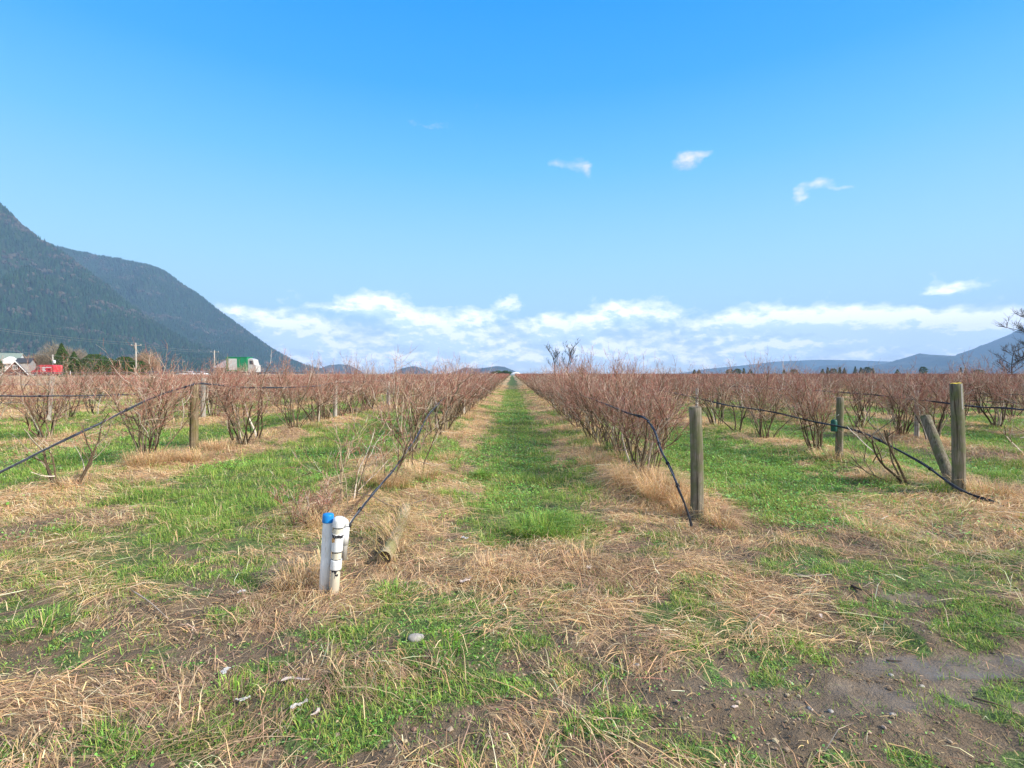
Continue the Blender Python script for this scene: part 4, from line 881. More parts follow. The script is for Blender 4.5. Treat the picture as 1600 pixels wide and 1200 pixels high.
def pipes():
    r = np.random.default_rng(9); Y = 3.25; sc = Y / 800
    # blue capped
    b0 = at(506, 925, Y); t0 = at(513, 803, Y); b0[2] = float(hgt(b0[0], b0[1])) ; Rm = aim(b0, t0); L = np.linalg.norm(t0 - b0); e = empty('standpipe', b0); rad = 7.6 * sc
    MB().lathe((0, 0, 0), [(rad * 1.0, -.12), (rad, L - .045), (rad * .97, L - .04)], 32, rot=Rm).build('pipe', M_pvc, e, True)
    MB().lathe((0, 0, 0), [(rad * .98, L - .052), (rad * 1.13, L - .052), (rad * 1.15, L - .048), (rad * 1.12, L - .006), (rad * 1.02, L), (rad * .6, L + .004), (0, L + .005)], 32, rot=Rm).build('cap', M_cap, e, True)
    m = MB(); m.box(Rm @ np.array((rad * 1.02, 0, .19)), (.006, .012, .05), Rm, bev=.002); m.build('dark_clip', M_dark, e)
    tag(e, 'slim white standpipe with a blue cap, left of its pair', 'pipe', 'white plastic pipes at the row end')
    # white multi-coupled
    b1 = at(522, 928, Y - .03); t1 = at(530, 808, Y - .03); b1[2] = float(hgt(b1[0], b1[1])); Rm = aim(b1, t1); L = np.linalg.norm(t1 - b1); e = empty('standpipe', b1); rad = 7.3 * sc
    MB().lathe((0, 0, 0), [(rad, -.12), (rad, L - .02)], 32, rot=Rm).build('pipe', M_pvcy, e, True)
    MB().lathe((0, 0, 0), [(rad * 1.0, L - .062), (rad * 1.17, L - .062), (rad * 1.2, L - .058), (rad * 1.2, L - .022), (rad * 1.1, L - .006), (rad * .7, L + .002), (0, L + .004)], 32, rot=Rm).build('cap', M_pvc, e, True)
    for (z0, z1) in ((L - .215, L - .105), (L - .330, L - .268)):
        MB().lathe((0, 0, 0), [(rad, z0), (rad * 1.15, z0), (rad * 1.17, z0 + .004), (rad * 1.17, z1 - .004), (rad * 1.15, z1), (rad, z1)], 32, rot=Rm).build('coupling', M_pvc, e, True)
    m = MB()
    for z in (L - .066, L - .219, L - .265, L - .334): smear(m, rad * 1.015, z, Rm, r)
    smear(m, rad * 1.19, L - .112, Rm, r, th=.005); smear(m, rad * 1.19, L - .121, Rm, r, True, 3.6, 5.6, .003)
    smear(m, rad * 1.02, L - .36, Rm, r, True, 4.9, 5.6, .005); m.build('sealant_mark', M_mark, e)
    s_ = MB(); k = 12; a = np.linspace(3.6, 4.5, k); P = []
    for zz in (L - .128, L - .155): P.append(np.stack([rad * 1.18 * np.cos(a), rad * 1.18 * np.sin(a), zz + .004 * np.sin(a * 9)], -1))
    i = np.arange(k - 1); s_.add(np.concatenate(P) @ Rm.T, np.stack([i, i + 1, i + 1 + k, i + k], 1)); s_.build('rust_stain', mat('rust_stain', .8, base=(.75, .42, .16), noise=(40, .7, 1.2)), e)
    tag(e, 'white standpipe of joined couplings with black sealant rings and round white cap', 'pipe', 'white plastic pipes at the row end')
    # short elbow piece behind
    b2 = at(536, 874, Y + .10); t2 = at(540, 812, Y + .10); Rm = aim(b2, t2); L = np.linalg.norm(t2 - b2); e = empty('pipe_elbow', b2); rad = 5.6 * sc
    MB().lathe((0, 0, 0), [(0, 0), (rad, 0), (rad, L - .03)], 24, rot=Rm).build('pipe', M_pvc, e, True)
    MB().lathe((0, 0, 0), [(rad, L * .38), (rad * 1.22, L * .38), (rad * 1.22, L * .80), (rad, L * .80)], 24, rot=Rm).build('coupling', M_pvc, e, True)
    cpt = Rm @ np.array((0, 0, L - .035)); P = [cpt + (0, 0, 0), cpt + (-.003, 0, .018), cpt + (-.014, -.004, .030), cpt + (-.035, -.012, .034), cpt + (-.06, -.03, .032)]
    MB().tube(P, rad * 1.08, 20, caps=True).build('elbow', M_pvc, e, True)
    m = MB(); smear(m, rad * 1.10, L - .04, Rm, r); m.build('sealant_mark', M_mark, e)
    tag(e, 'short white branch pipe with elbow fixed behind the coupled standpipe', 'pipe', 'white plastic pipes at the row end')
pipes()

# ------------------------------------------------------------------ drip hoses
def spline(P, n=14):
    P = np.array(P, float); P = np.vstack([2 * P[0] - P[1], P, 2 * P[-1] - P[-2]]); out = []
    for i in range(1, len(P) - 2):
        for t in np.linspace(0, 1, n, endpoint=False):
            out.append(.5 * ((2 * P[i]) + (-P[i - 1] + P[i + 1]) * t + (2 * P[i - 1] - 5 * P[i] + 4 * P[i + 1] - P[i + 2]) * t * t + (-P[i - 1] + 3 * P[i] - 3 * P[i + 1] + P[i + 2]) * t ** 3))
    out.append(P[-2]); return np.array(out)
def hose(pts, label, r1=.0085, second=True, clips=(), dense=True):
    P = spline(pts); o = P[0].copy(); e = empty('drip_hose', o); P = P - o; r = np.random.default_rng(int(abs(o[0]) * 50) + len(pts)); s = np.linspace(0, 1, len(P))
    P = P + np.stack([.004 * np.sin(s * 41), 0 * s, .004 * np.cos(s * 33)], -1)
    MB().tube(P, r1, 8).build('hose_line', M_hose, e, True)
    if second:
        Q = P + np.stack([.010 * np.cos(s * 37), .002 + 0 * s, .0105 * np.sin(s * 37) + .004], -1); MB().tube(Q, r1 * .72, 7).build('hose_line', M_hose, e, True)
    W = P + np.stack([.006 * np.sin(s * 60), 0 * s, r1 + .003 + .003 * np.cos(s * 60)], -1); MB().tube(W, .0018, 4).build('support_wire', M_wire, e)
    for c in clips:
        i = int(c * (len(P) - 1)); d = nrm(P[min(i + 1, len(P) - 1)] - P[max(0, i - 1)]); MB().tube([P[i] - d * .012 + (0, 0, .003), P[i] + d * .012 + (0, 0, .003)], r1 * 2.0, 10, caps=True).build('hose_tie', M_dark, e, True)
    tag(e, label, 'hose', 'black drip irrigation hoses strung along the rows')
def hp(px, py, X):      # point on the vertical plane of a row
    d = ray(px, py); t = X / d[0]; return np.array((0, 0, CAMH)) + d * t
hose([(1.62, 4.60, .02)] + [hp(x, y, 1.5) for x, y in ((1062, 765), (1045, 730), (1030, 693), (1016, 663), (1008, 654))] + [hp(985, 647, 1.47), hp(945, 631, 1.42), hp(905, 617, 1.38)] + [(1.42, 14, .95), (1.5, 26, .95)], 'black drip hose bent sharply down to the ground beside the tall right post', .0088, clips=(.12, .22, .3, .44, .55))
hose([(-1.42, 4.25, .03)] + [hp(x, y, -1.35) for x, y in ((560, 800), (600, 752), (640, 700), (668, 652), (690, 626))] + [(-1.45, 13, .86), (-1.5, 20, .86)], 'black drip hose rising from behind the white pipes into the left row', .0085, clips=(.08, .16, .33))
hose([(-5.35, 4.2, .02), hp(-60, 768, -5.25)] + [hp(x, y, -5.25) for x, y in ((60, 708), (150, 665), (230, 625), (290, 605), (304, 600), (330, 601), (380, 605), (440, 606), (495, 603), (528, 598))] + [(-5.25, 21, 1.1)], 'black drip hose slanting from the left edge up over the mossy post', .011, clips=(.3, .42, .5))
hose([hp(-120, 623, -9.1)] + [hp(x, y, -9.1) for x, y in ((0, 619), (90, 619), (212, 616), (320, 611), (400, 606))], 'black drip hose running nearly level across the left edge', .0115, second=False, clips=(.35,))
hose([hp(-60, 632, -11.6)] + [hp(x, y, -11.6) for x, y in ((20, 629), (90, 624), (200, 618))], 'thin lower hose sagging below the level one at left', .006, second=False)
hose([(5.05, 5.2, .03)] + [hp(x, y, 4.9) for x, y in ((1500, 764), (1440, 725), (1375, 688), (1320, 669), (1255, 655), (1190, 641), (1130, 632), (1080, 620), (1030, 610))] + [(5.25, 24, .75)], 'black drip hose slanting down to the foot of the lichen topped post', .011, clips=(.18, .30, .37, .6))
hose([hp(1760, 660, 8.4)] + [hp(x, y, 8.4) for x, y in ((1600, 641), (1500, 633), (1400, 621), (1300, 612), (1210, 607), (1130, 603))], 'pair of black drip hoses running past behind the lichen topped post', .0105, clips=(.3, .36, .6))
hose([hp(1640, 617, 11.9)] + [hp(x, y, 11.9) for x, y in ((1560, 616), (1450, 611), (1350, 604))], 'thin black hose high among bushes at the far right', .006, second=False)
hose([hp(1640, 631, 11.9)] + [hp(x, y, 11.9) for x, y in ((1555, 628), (1450, 621))], 'thin black hose just above the double hoses at far right', .006, second=False)

# ------------------------------------------------------------------ litter, stones, sticks
M_white = mat('white_plastic_scrap', .6, base=(.66, .63, .58), noise=(60, .5, 1.15), translucent=.1)
M_pink = mat('pinkish_paper', .8, base=(.62, .50, .42), noise=(40, .8, 1.1)); M_stone = mat('grey_stone', .9, base=(.40, .37, .33), noise=(25, .7, 1.2), bump=(30, .5, .01))
def scrap(px, py, w, h, label, m=None, name='litter_scrap', crook=0.5):
    p = gp(px, py); r = np.random.default_rng(int(px * 3 + py)); n = 7; s = p[1] / 800; L = max(w, h) * s * 1.3; wd = min(w, h) * s * .8
    a = (r.uniform(-.4, .4) if w > h else r.uniform(1.1, 1.8)); nu, nv = 9, 5; U, Vv = np.meshgrid(np.linspace(-.5, .5, nu), np.linspace(-.5, .5, nv), indexing='ij')
    edge = 1 - .55 * r.random(nu)[:, None] * (np.abs(Vv) > .2) - .35 * r.random((nu, nv)); wv = wd * .8 * np.sin(np.linspace(.35, 2.7, nu))[:, None] ** .5
    X = U * L + r.normal(0, L * .03, U.shape); Y = Vv * wv * edge * 2 + .15 * L * np.sin(U * 4 + r.random() * 6); Z = .010 + .5 * wd * fbm(U * 4 + px, Vv * 3, int(py), 2) + .22 * wd * r.random(U.shape)
    V = np.stack([X * cos(a) - Y * sin(a), X * sin(a) + Y * cos(a), Z], -1).reshape(-1, 3); I, J = np.meshgrid(np.arange(nu - 1), np.arange(nv - 1), indexing='ij'); q = (I * nv + J).ravel()
    b = MB(); b.add(V, np.stack([q, q + nv, q + nv + 1, q + 1], 1)); o = b.build(name, m or M_white)
    md = o.modifiers.new('thick', 'SOLIDIFY'); md.thickness = .002; o.location = (p[0], p[1], float(hgt(p[0], p[1])) + .008); tag(o, label, 'litter', 'scraps of litter on the headland')
scrap(352, 1054, 10, 15, 'white scrap of plastic, the farthest of those at lower left')
scrap(379, 1094, 16, 9, 'white crumpled scrap right beside the small green tuft')
scrap(468, 1106, 10, 20, 'tall white torn scrap standing on bare soil, lower left')
scrap(493, 1123, 7, 14, 'small cream scrap right of the tall white one', M_pink)
scrap(462, 1067, 32, 12, 'long torn pinkish wrapper lying in the straw', M_pink)
scrap(377, 930, 9, 10, 'bluish white scrap at the edge of the straw left of pipes')
scrap(728, 914, 12, 16, 'pale grey scrap in the straw right of the fallen log', M_pink)
scrap(726, 843, 9, 8, 'bright white scrap on green ground left of the path')
scrap(985, 950, 8, 6, 'cream scrap on dark soil below the path end', M_white)
scrap(921, 892, 10, 10, 'pinkish scrap caught in straw below the big tussock', M_pink)
scrap(1148, 1123, 8, 6, 'small pale scrap on mud at the bottom edge', M_pink)
scrap(1283, 962, 8, 10, 'cream scrap in the straw at right of centre', M_pink)
def stone(px, py, sx, sy, sz, label, m=M_stone, name='stone', grp='stones on the headland'):
    p = gp(px, py); r = np.random.default_rng(int(px + py)); b = MB(); nu, nv = 14, 9; V = []
    for i in range(nv):
        ph = pi * i / (nv - 1)
        for j in range(nu):
            th = 2 * pi * j / nu; k = 1 + .12 * sin(2 * th + 1.3 + px) + .08 * sin(3 * ph + th * 2) + r.normal(0, .02)
            V.append((sin(ph) * cos(th) * sx * k, sin(ph) * sin(th) * sy * k, cos(ph) * sz * k))
    f = [(i * nu + j, i * nu + (j + 1) % nu, (i + 1) * nu + (j + 1) % nu, (i + 1) * nu + j) for i in range(nv - 1) for j in range(nu)]
    b.add(V, np.array(f)); o = b.build(name, m, smooth=True); o.location = (p[0], p[1], float(hgt(p[0], p[1])) + sz * .35); o.rotation_euler = (0, 0.15, r.random() - .2); tag(o, label, 'stone', grp)
stone(650, 1008, .048, .024, .022, 'pale grey flat stone lying in the green grass', mat('pale_stone', .85, base=(.36, .335, .30), noise=(20, .7, 1.15), bump=(25, .5, .01)))
for k, (x, y, l) in enumerate([(1392, 1050, 'small cream pebble on the wet mud'), (1440, 1071, 'little white pebble at the middle of the wet mud'), (1266, 1103, 'left pebble of the two at the bottom of the mud'), (1298, 1110, 'right pebble of the two at the bottom of the mud'), (995, 1046, 'lone yellowish pebble on soil below the straw'), (1395, 1128, 'pebble at the very bottom right of the mud')]):
    stone(x, y, .013, .009, .007, l)
def stick(pts, r0, label, tint=(.42, .34, .26)):
    P = spline(pts, 5); o = P[0].copy(); b = MB(); b.tube(P - o, np.linspace(r0, r0 * .45, len(P)), 6, tint, caps=True); ob = b.build('fallen_stick', M_bark, smooth=True); ob.location = o; tag(ob, label, 'stick', 'dead sticks and stems on the ground')
def g3(px, py, z): return gp(px, py, z + float(hgt(*gp(px, py)[:2])))
stick([g3(205, 922, .01), g3(233, 940, .04), g3(262, 966, .02)], .005, 'long straight tan stem lying on grass at left')
stick([g3(300, 985, .01), at(322, 938, 3.15), at(343, 897, 3.12)], .004, 'thin pale stem sticking up from the soil left of the pipes', (.5, .42, .32))
stick([g3(275, 1000, .01), at(271, 985, 2.85), at(269, 972, 2.84)], .0035, 'short upright stem in the straw at left')
stick([g3(1240, 896, .01), g3(1262, 900, .012), g3(1300, 897, .02)], .006, 'forked dark stick on the soil under the right straw', (.34, .28, .22))
stick([g3(1385, 1032, .008), g3(1410, 1033, .01)], .005, 'short dark twig on the wet mud', (.08, .06, .05))
stick([g3(1330, 915, .01), g3(1347, 922, .012)], .009, 'stubby black stick beside the dark puddle edge', (.05, .04, .035))
stick([g3(1520, 1090, .01), g3(1550, 1098, .012), g3(1575, 1106, .01)], .005, 'thin brown twig near the bottom right corner', (.14, .10, .07))
stick([g3(1000, 1020, .01), g3(985, 990, .012)], .003, 'fine stem among straw below the centre', (.3, .22, .15))
stick([at(665, 780, 5.3), at(620, 792, 5.0), at(580, 775, 4.9), at(556, 770, 4.9)], .007, 'crooked dark branch arching between the hose and fallen log', (.16, .13, .10))

# ------------------------------------------------------------------ bare trees and evergreens
def bare_tree(seed, H, spread, levels=4, kids=(7, 6, 6, 5), tw=.02, tint=(.10, .085, .07), trunk_r=None, lean=0.0, up=.25, t0=.25):
    r = np.random.default_rng(seed); A = MB(); B = MB(); tint = np.array(tint); r0 = trunk_r or H * .018
    trunk = grow(r, (0, 0, -.2), (lean, 0, 1), H * .8, 8, .07, .06); A.tube(trunk, np.linspace(r0, r0 * .3, len(trunk)), 7, tint * .8)
    cur = [(trunk, r0 * .6, H * .5)]
    for lv in range(levels - 1):
        nxt = []
        for (P, rr, L) in cur:
            for k in range(kids[lv]):
                f = t0 + (1 - t0) * (k + r.random()) / kids[lv] if lv == 0 else r.uniform(.25, 1); i = max(1, min(len(P) - 1, int(f * (len(P) - 1) + .5)))
                a = r.random() * 6.28; d = nrm(P[i] - P[i - 1]) * (.5 if lv == 0 else .7) + np.array((cos(a), sin(a), 0)) * spread * (1, .75, .6, .5)[lv] + r.normal(0, .12, 3) + (0, 0, up)
                l = L * r.uniform(.6, 1.05) * (1 - .45 * f if lv == 0 else 1); Q = grow(r, P[i], d, l, 5 if lv < 2 else 3, .085, .04); q0 = max(rr * r.uniform(.5, .8), tw * .5)
                (A if lv == 0 else B).tube(Q, np.linspace(q0, max(q0 * .3, tw * .3), len(Q)), 4 if lv == 0 else 3, tint * r.uniform(.8, 1.35)); nxt.append((Q, q0 * .55, l * .58))
        cur = nxt
    return A, B
def tree(loc, label, name='bare_tree', group=None, fuzz=0, **k):
    A, B = bare_tree(**k)
    if fuzz:
        H = k['H']; r = np.random.default_rng(k['seed']); n = fuzz; d = r.normal(0, 1, (n, 3)); d /= np.linalg.norm(d, axis=1, keepdims=True); d[:, 2] = np.abs(d[:, 2]) * 1.0 - .25 * (r.random(n) < .4)
        q = r.uniform(.35, 1, n) ** .6 * (.72 + .5 * vn(np.arctan2(d[:, 1], d[:, 0]) * 1.6 + 9, d[:, 2] * 3, k['seed'])); C = d * q[:, None] * (H * .46, H * .46, H * .62) + (0, 0, H * .36); L = H * .07
        dr = d + r.normal(0, .45, (n, 3)) + (0, 0, .5); dr /= np.linalg.norm(dr, axis=1, keepdims=True); sd = np.cross(dr, r.normal(0, 1, (n, 3))); sd /= np.linalg.norm(sd, axis=1, keepdims=True)
        Vv = np.stack([C - sd * .03, C + sd * .03, C + dr * L], 1); B.add(Vv.reshape(-1, 3), np.arange(n * 3).reshape(n, 3), np.repeat(np.array(k['tint'])[None] * r.uniform(.6, 1.2, (n, 1)), 3, 0))
    e = empty(name, loc); A.build('trunk', M_bark, e, True); B.build('branches', M_bark, e); tag(e, label, 'tree', group)
def gz(px, Y, z=0): return ((px - 800) / 800 * Y, Y, z)
tree(gz(868, 120), 'left of the two tall leafless trees above the right row', seed=31, H=8.2, spread=.85, kids=(10, 6, 4), levels=4, tw=.05, tint=(.08, .07, .06), up=.5)
tree(gz(884, 122), 'right and taller of the two leafless trees above the right row', seed=32, H=9.2, spread=.8, kids=(11, 6, 4), levels=4, tw=.05, tint=(.08, .07, .06), up=.5)
tree(gz(1580, 66), 'spreading dark leafless tree just inside the right edge', seed=38, H=5.6, spread=.9, kids=(12, 8, 7), levels=4, tw=.03, tint=(.10, .085, .075), up=.15, t0=.15)
tree(gz(1626, 60), 'taller dark leafless tree cut by the right edge', seed=36, H=10.4, spread=.95, kids=(13, 8, 7), levels=4, tw=.03, tint=(.075, .065, .055), up=.2, t0=.18)
tree(gz(62, 175, 0), 'wide bare brown tree just left of the evergreen', fuzz=9000, seed=41, H=8.5, spread=.85, kids=(10, 6), levels=3, tw=.10, tint=(.30, .24, .17), up=.35, t0=.12)
tree(gz(90, 178, 0), 'tall bare brown tree rising behind the evergreen', fuzz=9000, seed=42, H=12.0, spread=.85, kids=(10, 6), levels=3, tw=.10, tint=(.30, .25, .18), up=.35, t0=.12)
tree(gz(120, 180, 0), 'bare brown tree behind the evergreen, on its right', fuzz=9000, seed=43, H=10.5, spread=.85, kids=(10, 6), levels=3, tw=.10, tint=(.30, .25, .19), up=.35, t0=.12)
tree(gz(229, 165, 0), 'round bare tan tree right of the power pole', fuzz=9000, seed=44, H=9.0, spread=.9, kids=(10, 6), levels=3, tw=.10, tint=(.38, .27, .17), up=.35, t0=.1)
tree(gz(-40, 150, 0), 'bare brown tree beyond the left edge', seed=45, H=10, spread=.9, kids=(9, 7, 7), levels=4, tw=.06, tint=(.18, .15, .11), up=.35, t0=.1)
def evergreen(loc, H, W, seed, label, cone=True, n=5200, group='evergreen trees beside the highway', leaf=.28, name='evergreen_tree'):
    r = np.random.default_rng(seed); e = empty(name, loc); MB().tube([(0, 0, -.2), (0, 0, H * .5), (0, 0, H * .93)], [H * .022, H * .014, .02], 7, (.09, .07, .05)).build('trunk', M_bark, e)
    u = r.random(n); z = H * (.06 + .94 * (u ** 1.25 if cone else u)); a = r.random(n) * 6.28; sh = (1 - z / H) ** .85 if cone else np.sqrt(np.clip(1 - (2 * z / H - 1) ** 2 * .9, .05, 1))
    lump = .72 + .5 * vn(a * 2.2 + seed, z * 1.1, seed); rad = W * sh * lump * np.sqrt(r.uniform(.15, 1, n)); C = np.stack([rad * np.cos(a), rad * np.sin(a), z - rad * .25 * (1 if cone else 0) + .1], -1)
    b = MB(); s = leaf * r.uniform(.5, 1.3, n)[:, None]; d1 = r.normal(0, 1, (n, 3)); d1 /= np.linalg.norm(d1, axis=1, keepdims=True); d2 = np.cross(d1, r.normal(0, 1, (n, 3))); d2 /= np.linalg.norm(d2, axis=1, keepdims=True)
    V = np.stack([C - d1 * s * .6, C + d2 * s * .3, C + d1 * s, C - d2 * s * .3], 1).reshape(-1, 3); c = palette(r, n, [(.040, .075, .030), (.055, .095, .035), (.030, .058, .026), (.075, .10, .035)], .25)
    b.add(V, np.arange(n * 4).reshape(n, 4), np.repeat(c, 4, 0)); b.build('crown', M_ever, e); tag(e, label, 'tree', group)
evergreen(gz(97, 150, 0), 10.2, 4.4, 51, 'tall pointed dark evergreen behind the red van')
evergreen(gz(116, 152, 0), 7.8, 4.2, 52, 'shorter evergreen against the right flank of the pointed one')
evergreen(gz(147, 155, 0), 7.2, 4.0, 53, 'broad olive evergreen between the pointed one and power pole', cone=False)
evergreen(gz(168, 158, 0), 6.0, 3.4, 54, 'low rounded evergreen right of the broad olive one', cone=False)
evergreen(gz(196, 160, 0), 6.6, 3.2, 55, 'rounded evergreen just left of the power pole', cone=False)
evergreen(gz(216, 162, 0), 5.4, 3.0, 56, 'low dark evergreen behind the foot of the power pole', cone=False)
evergreen(gz(-12, 150, 0), 6.0, 3.0, 57, 'evergreen hugging the left edge before the white house', cone=False)
# far tree line to the right
for k, (px, h, w) in enumerate(sorted([(1285, 6, 4), (1293, 8, 3), (1302, 6.5, 5), (1312, 8.5, 3), (1319, 7.5, 3), (1336, 9, 3), (1345, 8, 4), (1355, 8.5, 5), (1364, 7, 3), (1402, 5.5, 4), (1442, 9, 4.5), (1501, 8, 1.6), (1508, 7.5, 1.6), (1530, 5, 6), (1140, 5.5, 5), (1152, 6, 5), (1162, 7, 3), (1172, 5.5, 4), (1085, 5, 4), (1092, 5.5, 4), (1225, 5, 4), (1240, 5.5, 5)])):
    evergreen(gz(px, 620), h * .95 + 1.2, w, 60 + k, f'tiny dark conifer, {ORD[k]} from the left in the distant tree line on the right', cone=(w < 4.4), n=500, leaf=1.2, group='distant tree line on the right')
for k, px in enumerate([772, 778, 784, 790, 795]):
    evergreen(gz(px, 520), 3.4 + k % 2, 4, 90 + k, f'tiny dark tree, {ORD[k]} from the left at the far end of the grass path', cone=False, n=400, leaf=1.0, group='dark trees at the far end of the path')

# ------------------------------------------------------------------ buildings
def pmat(n, c, rough=.7, ns=(2, .85, 1.1), **k): return mat(n, rough, base=c, noise=ns, **k)
M_glass = mat('dark_window_glass', .15, base=(.04, .05, .06), spec=.6, noise=(1, .8, 1.3)); M_trim = pmat('white_trim_paint', (.75, .75, .73))
def gable(name, label, px0, px1, Y, z_eave, z_top, depth, wall, roof, front=True, windows=(), over=.35, trim=None, base=0.0, rot=0.0):
    x0, x1 = (px0 - 800) / 800 * Y, (px1 - 800) / 800 * Y; w = (x1 - x0) * cos(rot); cx = (x0 + x1) / 2; e = empty(name, (cx, Y, base), rot); h = w / 2
    b = MB()
    if front: b.prism([(-h, -1.5), (h, -1.5), (h, z_eave), (0, z_top), (-h, z_eave)], 0, depth, ax=1)
    else: b.prism([(0, -1.5), (depth, -1.5), (depth, z_eave), (depth / 2, z_top), (0, z_eave)], -h, h, ax=0)
    b.build('wall', wall, e)
    r = MB(); o = over; th = .14
    if front:
        sl = (z_top - z_eave) / h
        for s in (-1, 1): r.prism([(0, z_top + .02), (s * (h + o), z_eave - o * sl + .02), (s * (h + o), z_eave - o * sl + .02 + th), (0, z_top + .02 + th)], -o, depth + o, ax=1)
    else:
        sl = (z_top - z_eave) / (depth / 2)
        r.prism([(depth / 2, z_top + .02), (-o, z_eave - o * sl + .02), (-o, z_eave - o * sl + th + .02), (depth / 2, z_top + .02 + th)], -h - o, h + o, ax=0)
        r.prism([(depth / 2, z_top + .02), (depth + o, z_eave - o * sl + .02), (depth + o, z_eave - o * sl + th + .02), (depth / 2, z_top + .02 + th)], -h - o, h + o, ax=0)
    r.build('roof', roof, e)
    if trim and front:
        t_ = MB()
        for s in (-1, 1): t_.prism([(0, z_top - .12), (s * (h + o), z_eave - o * sl - .12), (s * (h + o), z_eave - o * sl + .18), (0, z_top + .18)], -o - .06, -o - .003, ax=1)
        t_.build('bargeboard', trim, e)
    for (wx, wz, ww, wh) in windows:
        f = MB().box((wx, -.03, wz), (ww + .25, .06, wh + .25), bev=.01).build('window', M_trim, e); MB().box((wx, -.075, wz), (ww, .03, wh)).build('pane', M_glass, f)
        MB().box((wx, -.10, wz), (.06, .02, wh)).build('glazing_bar', M_trim, f)
    tag(e, label, 'building'); return e
M_boards = pmat('dark_red_brown_boards', (.10, .055, .045), .85); M_roofg = pmat('grey_metal_roof', (.30, .31, .33), .5)
gable('barn', 'small dark gabled barn with white bargeboards left of the red van', 8, 40, 140, 1.6, 4.6, 4.5, M_boards, pmat('pale_roof', (.20, .19, .19)), True, ((0, 3.0, .7, 1.0),), trim=M_trim, base=.2, over=.6, rot=.70)
gable('barn', 'plain grey wooden barn standing right behind the small gabled barn', 26, 45, 158, 4.6, 6.0, 10, pmat('grey_boards', (.34, .32, .30), .9), pmat('dark_roof', (.06, .06, .06)), False, base=.2, rot=.6)
hs = gable('house', 'white house with pale green roof at the left edge', -22, 22, 172, 5.0, 8.2, 11, pmat('white_siding', (.60, .60, .58)), pmat('pale_green_roof', (.22, .27, .23), .8), False, ((-3.5, 3.6, 1.2, 1.4), (0, 3.6, 1.2, 1.4)), base=.2, rot=.5)
dm = MB(); dm.prism([(1.0, 4.6), (4.2, 4.6), (4.2, 6.0), (2.6, 7.0), (1.0, 6.0)], -.9, 4, ax=1); dm.build('dormer', pmat('white_dormer', (.8, .8, .78)), hs)
gable('shed', 'long grey roofed shed left of the green truck', 335, 362, 150, 2.6, 4.9, 14, pmat('tan_wall', (.32, .28, .24), .9), pmat('weathered_shed_roof', (.33, .28, .26), .8), False, base=.6)
gh = empty('greenhouse', gz(806, 420)); th = np.linspace(0, pi, 18); MB().prism([(-4.6 * cos(a), 2.8 * sin(a)) for a in th], 0, 24, ax=1).build('arched_roof', pmat('white_greenhouse_film', (.78, .80, .82), .5), gh, True)
MB().box((0, -.06, .9), (1.8, .08, 1.8), bev=.02).build('door', pmat('grey_door', (.35, .36, .38)), gh); tag(gh, 'white arched greenhouse tiny at the far end of the grass path', 'building')

# ------------------------------------------------------------------ vehicles on the highway
M_red = mat('red_van_paint', .35, base=(.62, .045, .055), noise=(1, .9, 1.1), spec=.5); M_tyre = mat('tyre_rubber', .8, base=(.02, .02, .02), noise=(5, .8, 1.3)); M_rim = mat('wheel_metal', .4, base=(.45, .45, .46), metal=.7, noise=(5, .9, 1.1))
def wheel(parent, x, y, r, w=.24):
    n = MB(); n.lathe((0, 0, 0), [(r * .6, -w / 2), (r * .92, -w / 2), (r, -w * .35), (r, w * .35), (r * .92, w / 2), (r * .6, w / 2)], 28, rot=[[1, 0, 0], [0, 0, -1], [0, 1, 0]]); o = n.build('wheel', M_tyre, parent, True); o.location = (x, y, r)
    h = MB(); h.lathe((0, 0, 0), [(0, -w * .42), (r * .2, -w * .42), (r * .55, -w * .3), (r * .62, -w * .46), (r * .62, w * .46), (0, w * .4)], 20, rot=[[1, 0, 0], [0, 0, -1], [0, 1, 0]]); h.build('rim', M_rim, o, True)
